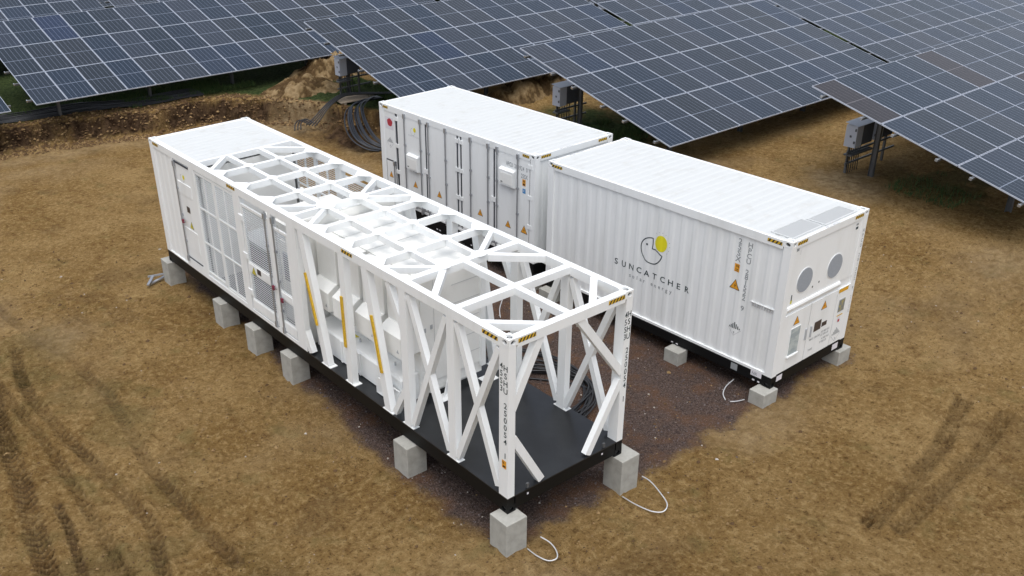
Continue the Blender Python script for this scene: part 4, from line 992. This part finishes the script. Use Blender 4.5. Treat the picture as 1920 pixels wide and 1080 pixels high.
# ------------------------------------------------------------------ inverter stands
def inverter(x, y, n, label):
    gzv = float(g0(x+.4,y)); t = root('inverter_stand',(x,y,gzv),.0,label,'inverter','string inverters under the solar tables'); t['_zb'] = 0
    H = {0:.0}
    zb_ = .80
    for i in range(n):
        def body(m):
            x0 = i*1.05+.02; m.box((x0,-.17,zb_),(x0+.30,.17,zb_+.60),'inv'); m.box((x0+.31,-.15,zb_+.02),(x0+.86,.15,zb_+.58),'heat')
            m.box((x0+.30,-.16,zb_+.0),(x0+.31,.16,zb_+.60),'dark')
            for q in range(9): m.box((x0+.36+q*.055,-.165,zb_+.05),(x0+.375+q*.055,-.15,zb_+.55),'heat')
            m.prism([(x0-.03,-.20,zb_+.60),(x0+.90,-.20,zb_+.60),(x0+.90,.20,zb_+.66),(x0-.03,.20,zb_+.66)],(0,0,.012),'inv')
            m.box((x0-.006,-.03,zb_+.27),(x0-.0,.03,zb_+.33),'heat')
            for q in (.12,.46): m.box((x0-.022,-.15,zb_+q),(x0-.002,-.11,zb_+q+.07),'dark')
        mb = MB(); body(mb); o = mb.build('inverter_body', t, bevel=.008)
    L_ = n*1.05
    for xx in (.10,L_-.15):
        mb = MB(); mb.box((xx,.02,-.1),(xx+.06,.08,zb_+.5),'steel'); mb.build('leg', t)
    mb = MB()
    for z_ in (.62,.30): mb.box((-.02,-.01,z_),(L_+.35,.03,z_+.05),'steel')
    mb.box((-.02,-.14,.56),(L_*.5,.10,.60),'steel'); mb.build('rail', t)
    for q in range(6):
        xx = .08+q*.11+.0; mb = MB(); mb.tube(smoothpath([Vector((xx,.0,zb_)),Vector((xx,.02,.45)),Vector((xx+.05,.03,.1)),Vector((xx+.08,.06,-.05))],5),.014,'cable',6,False); mb.build('cable_tail', t)
inverter(16.95,5.30,2,'pale grey inverter box on a steel stand under the right hand solar table')
inverter(13.95,13.80,1,'pale grey inverter box under the left corner of the middle solar table')
inverter(10.80,21.85,1,'pale grey inverter box beside the soil heaps at the left, half hidden by a table')
# loose clods and stones on the soil
rs = random.Random(9); mb = MB(); MT['clod'] = mat('soil_clod',(.30,.20,.09),.95,noise=(9,(.17,.10,.04),.4,.6)); MT['clod2'] = mat('wet_clod',(.10,.055,.022),.95); MT['stone'] = mat('pale_stone',(.42,.38,.33),.9)
MT['gstone'] = mat('gravel_stone',(.16,.13,.125),.9,noise=(7,(.06,.045,.043),.4,.6))
def scatter(X, Y, Z, rad, keys, flat=.7):
    for x,y,z_,r_,k in zip(X,Y,Z,rad,keys):
        z_ = z_+r_*.2; vs = []
        for sx,sy,sz in ((1,0,0),(0,1,0),(-1,0,0),(0,-1,0),(0,0,1),(0,0,-1)):
            q = r_*rs.uniform(.6,1.4); vs.append((x+sx*q,y+sy*q,z_+sz*q*flat))
        mb.add(vs,[(0,1,4),(1,2,4),(2,3,4),(3,0,4),(1,0,5),(2,1,5),(3,2,5),(0,3,5)],k)
nr = np.random.RandomState(5)
X = nr.uniform(-7.5,15,15000); Y = nr.uniform(-5.5,16,15000); u_ = nr.rand(15000)
inside = (X > -.4)&(X < 9.7)&(Y > -.3)&(Y < 14)
keep = np.where(inside, u_ > .80, fbm(X,Y,1.8,2,.5,3.) > -.2+.45*u_); X = X[keep]; Y = Y[keep]; n_ = len(X)
rad = np.where(nr.rand(n_) < .93, nr.uniform(.010,.024,n_), nr.uniform(.025,.05,n_)); q_ = nr.rand(n_)
scatter(X,Y,ground_full(X,Y)[0],rad,['stone' if a < .03 else ('clod' if a < .6 else 'clod2') for a in q_])
X = nr.uniform(-3,10.5,3500); Y = bank_y(X)+nr.uniform(-.9,1.1,3500)
scatter(X,Y,ground_full(X,Y)[0],nr.uniform(.02,.07,3500),['clod' if a < .35 else 'clod2' for a in nr.rand(3500)])
X = nr.uniform(-1.,10.2,9000); Y = nr.uniform(-1.,9.,9000); keep = pad(X,Y) > nr.uniform(-.02,.5,9000); X = X[keep]; Y = Y[keep]; n_ = len(X)
scatter(X,Y,g0(X,Y)+.008,np.where(nr.rand(n_) < .95,nr.uniform(.007,.017,n_),nr.uniform(.018,.03,n_)),['stone' if a < .05 else 'gstone' for a in nr.rand(n_)],.8)
tag(mb.build('soil_clods'),'small clods and stones strewn over the bare soil','clods',kind='stuff')

for o in list(bpy.data.objects):
    if '_zb' in o: del o['_zb']
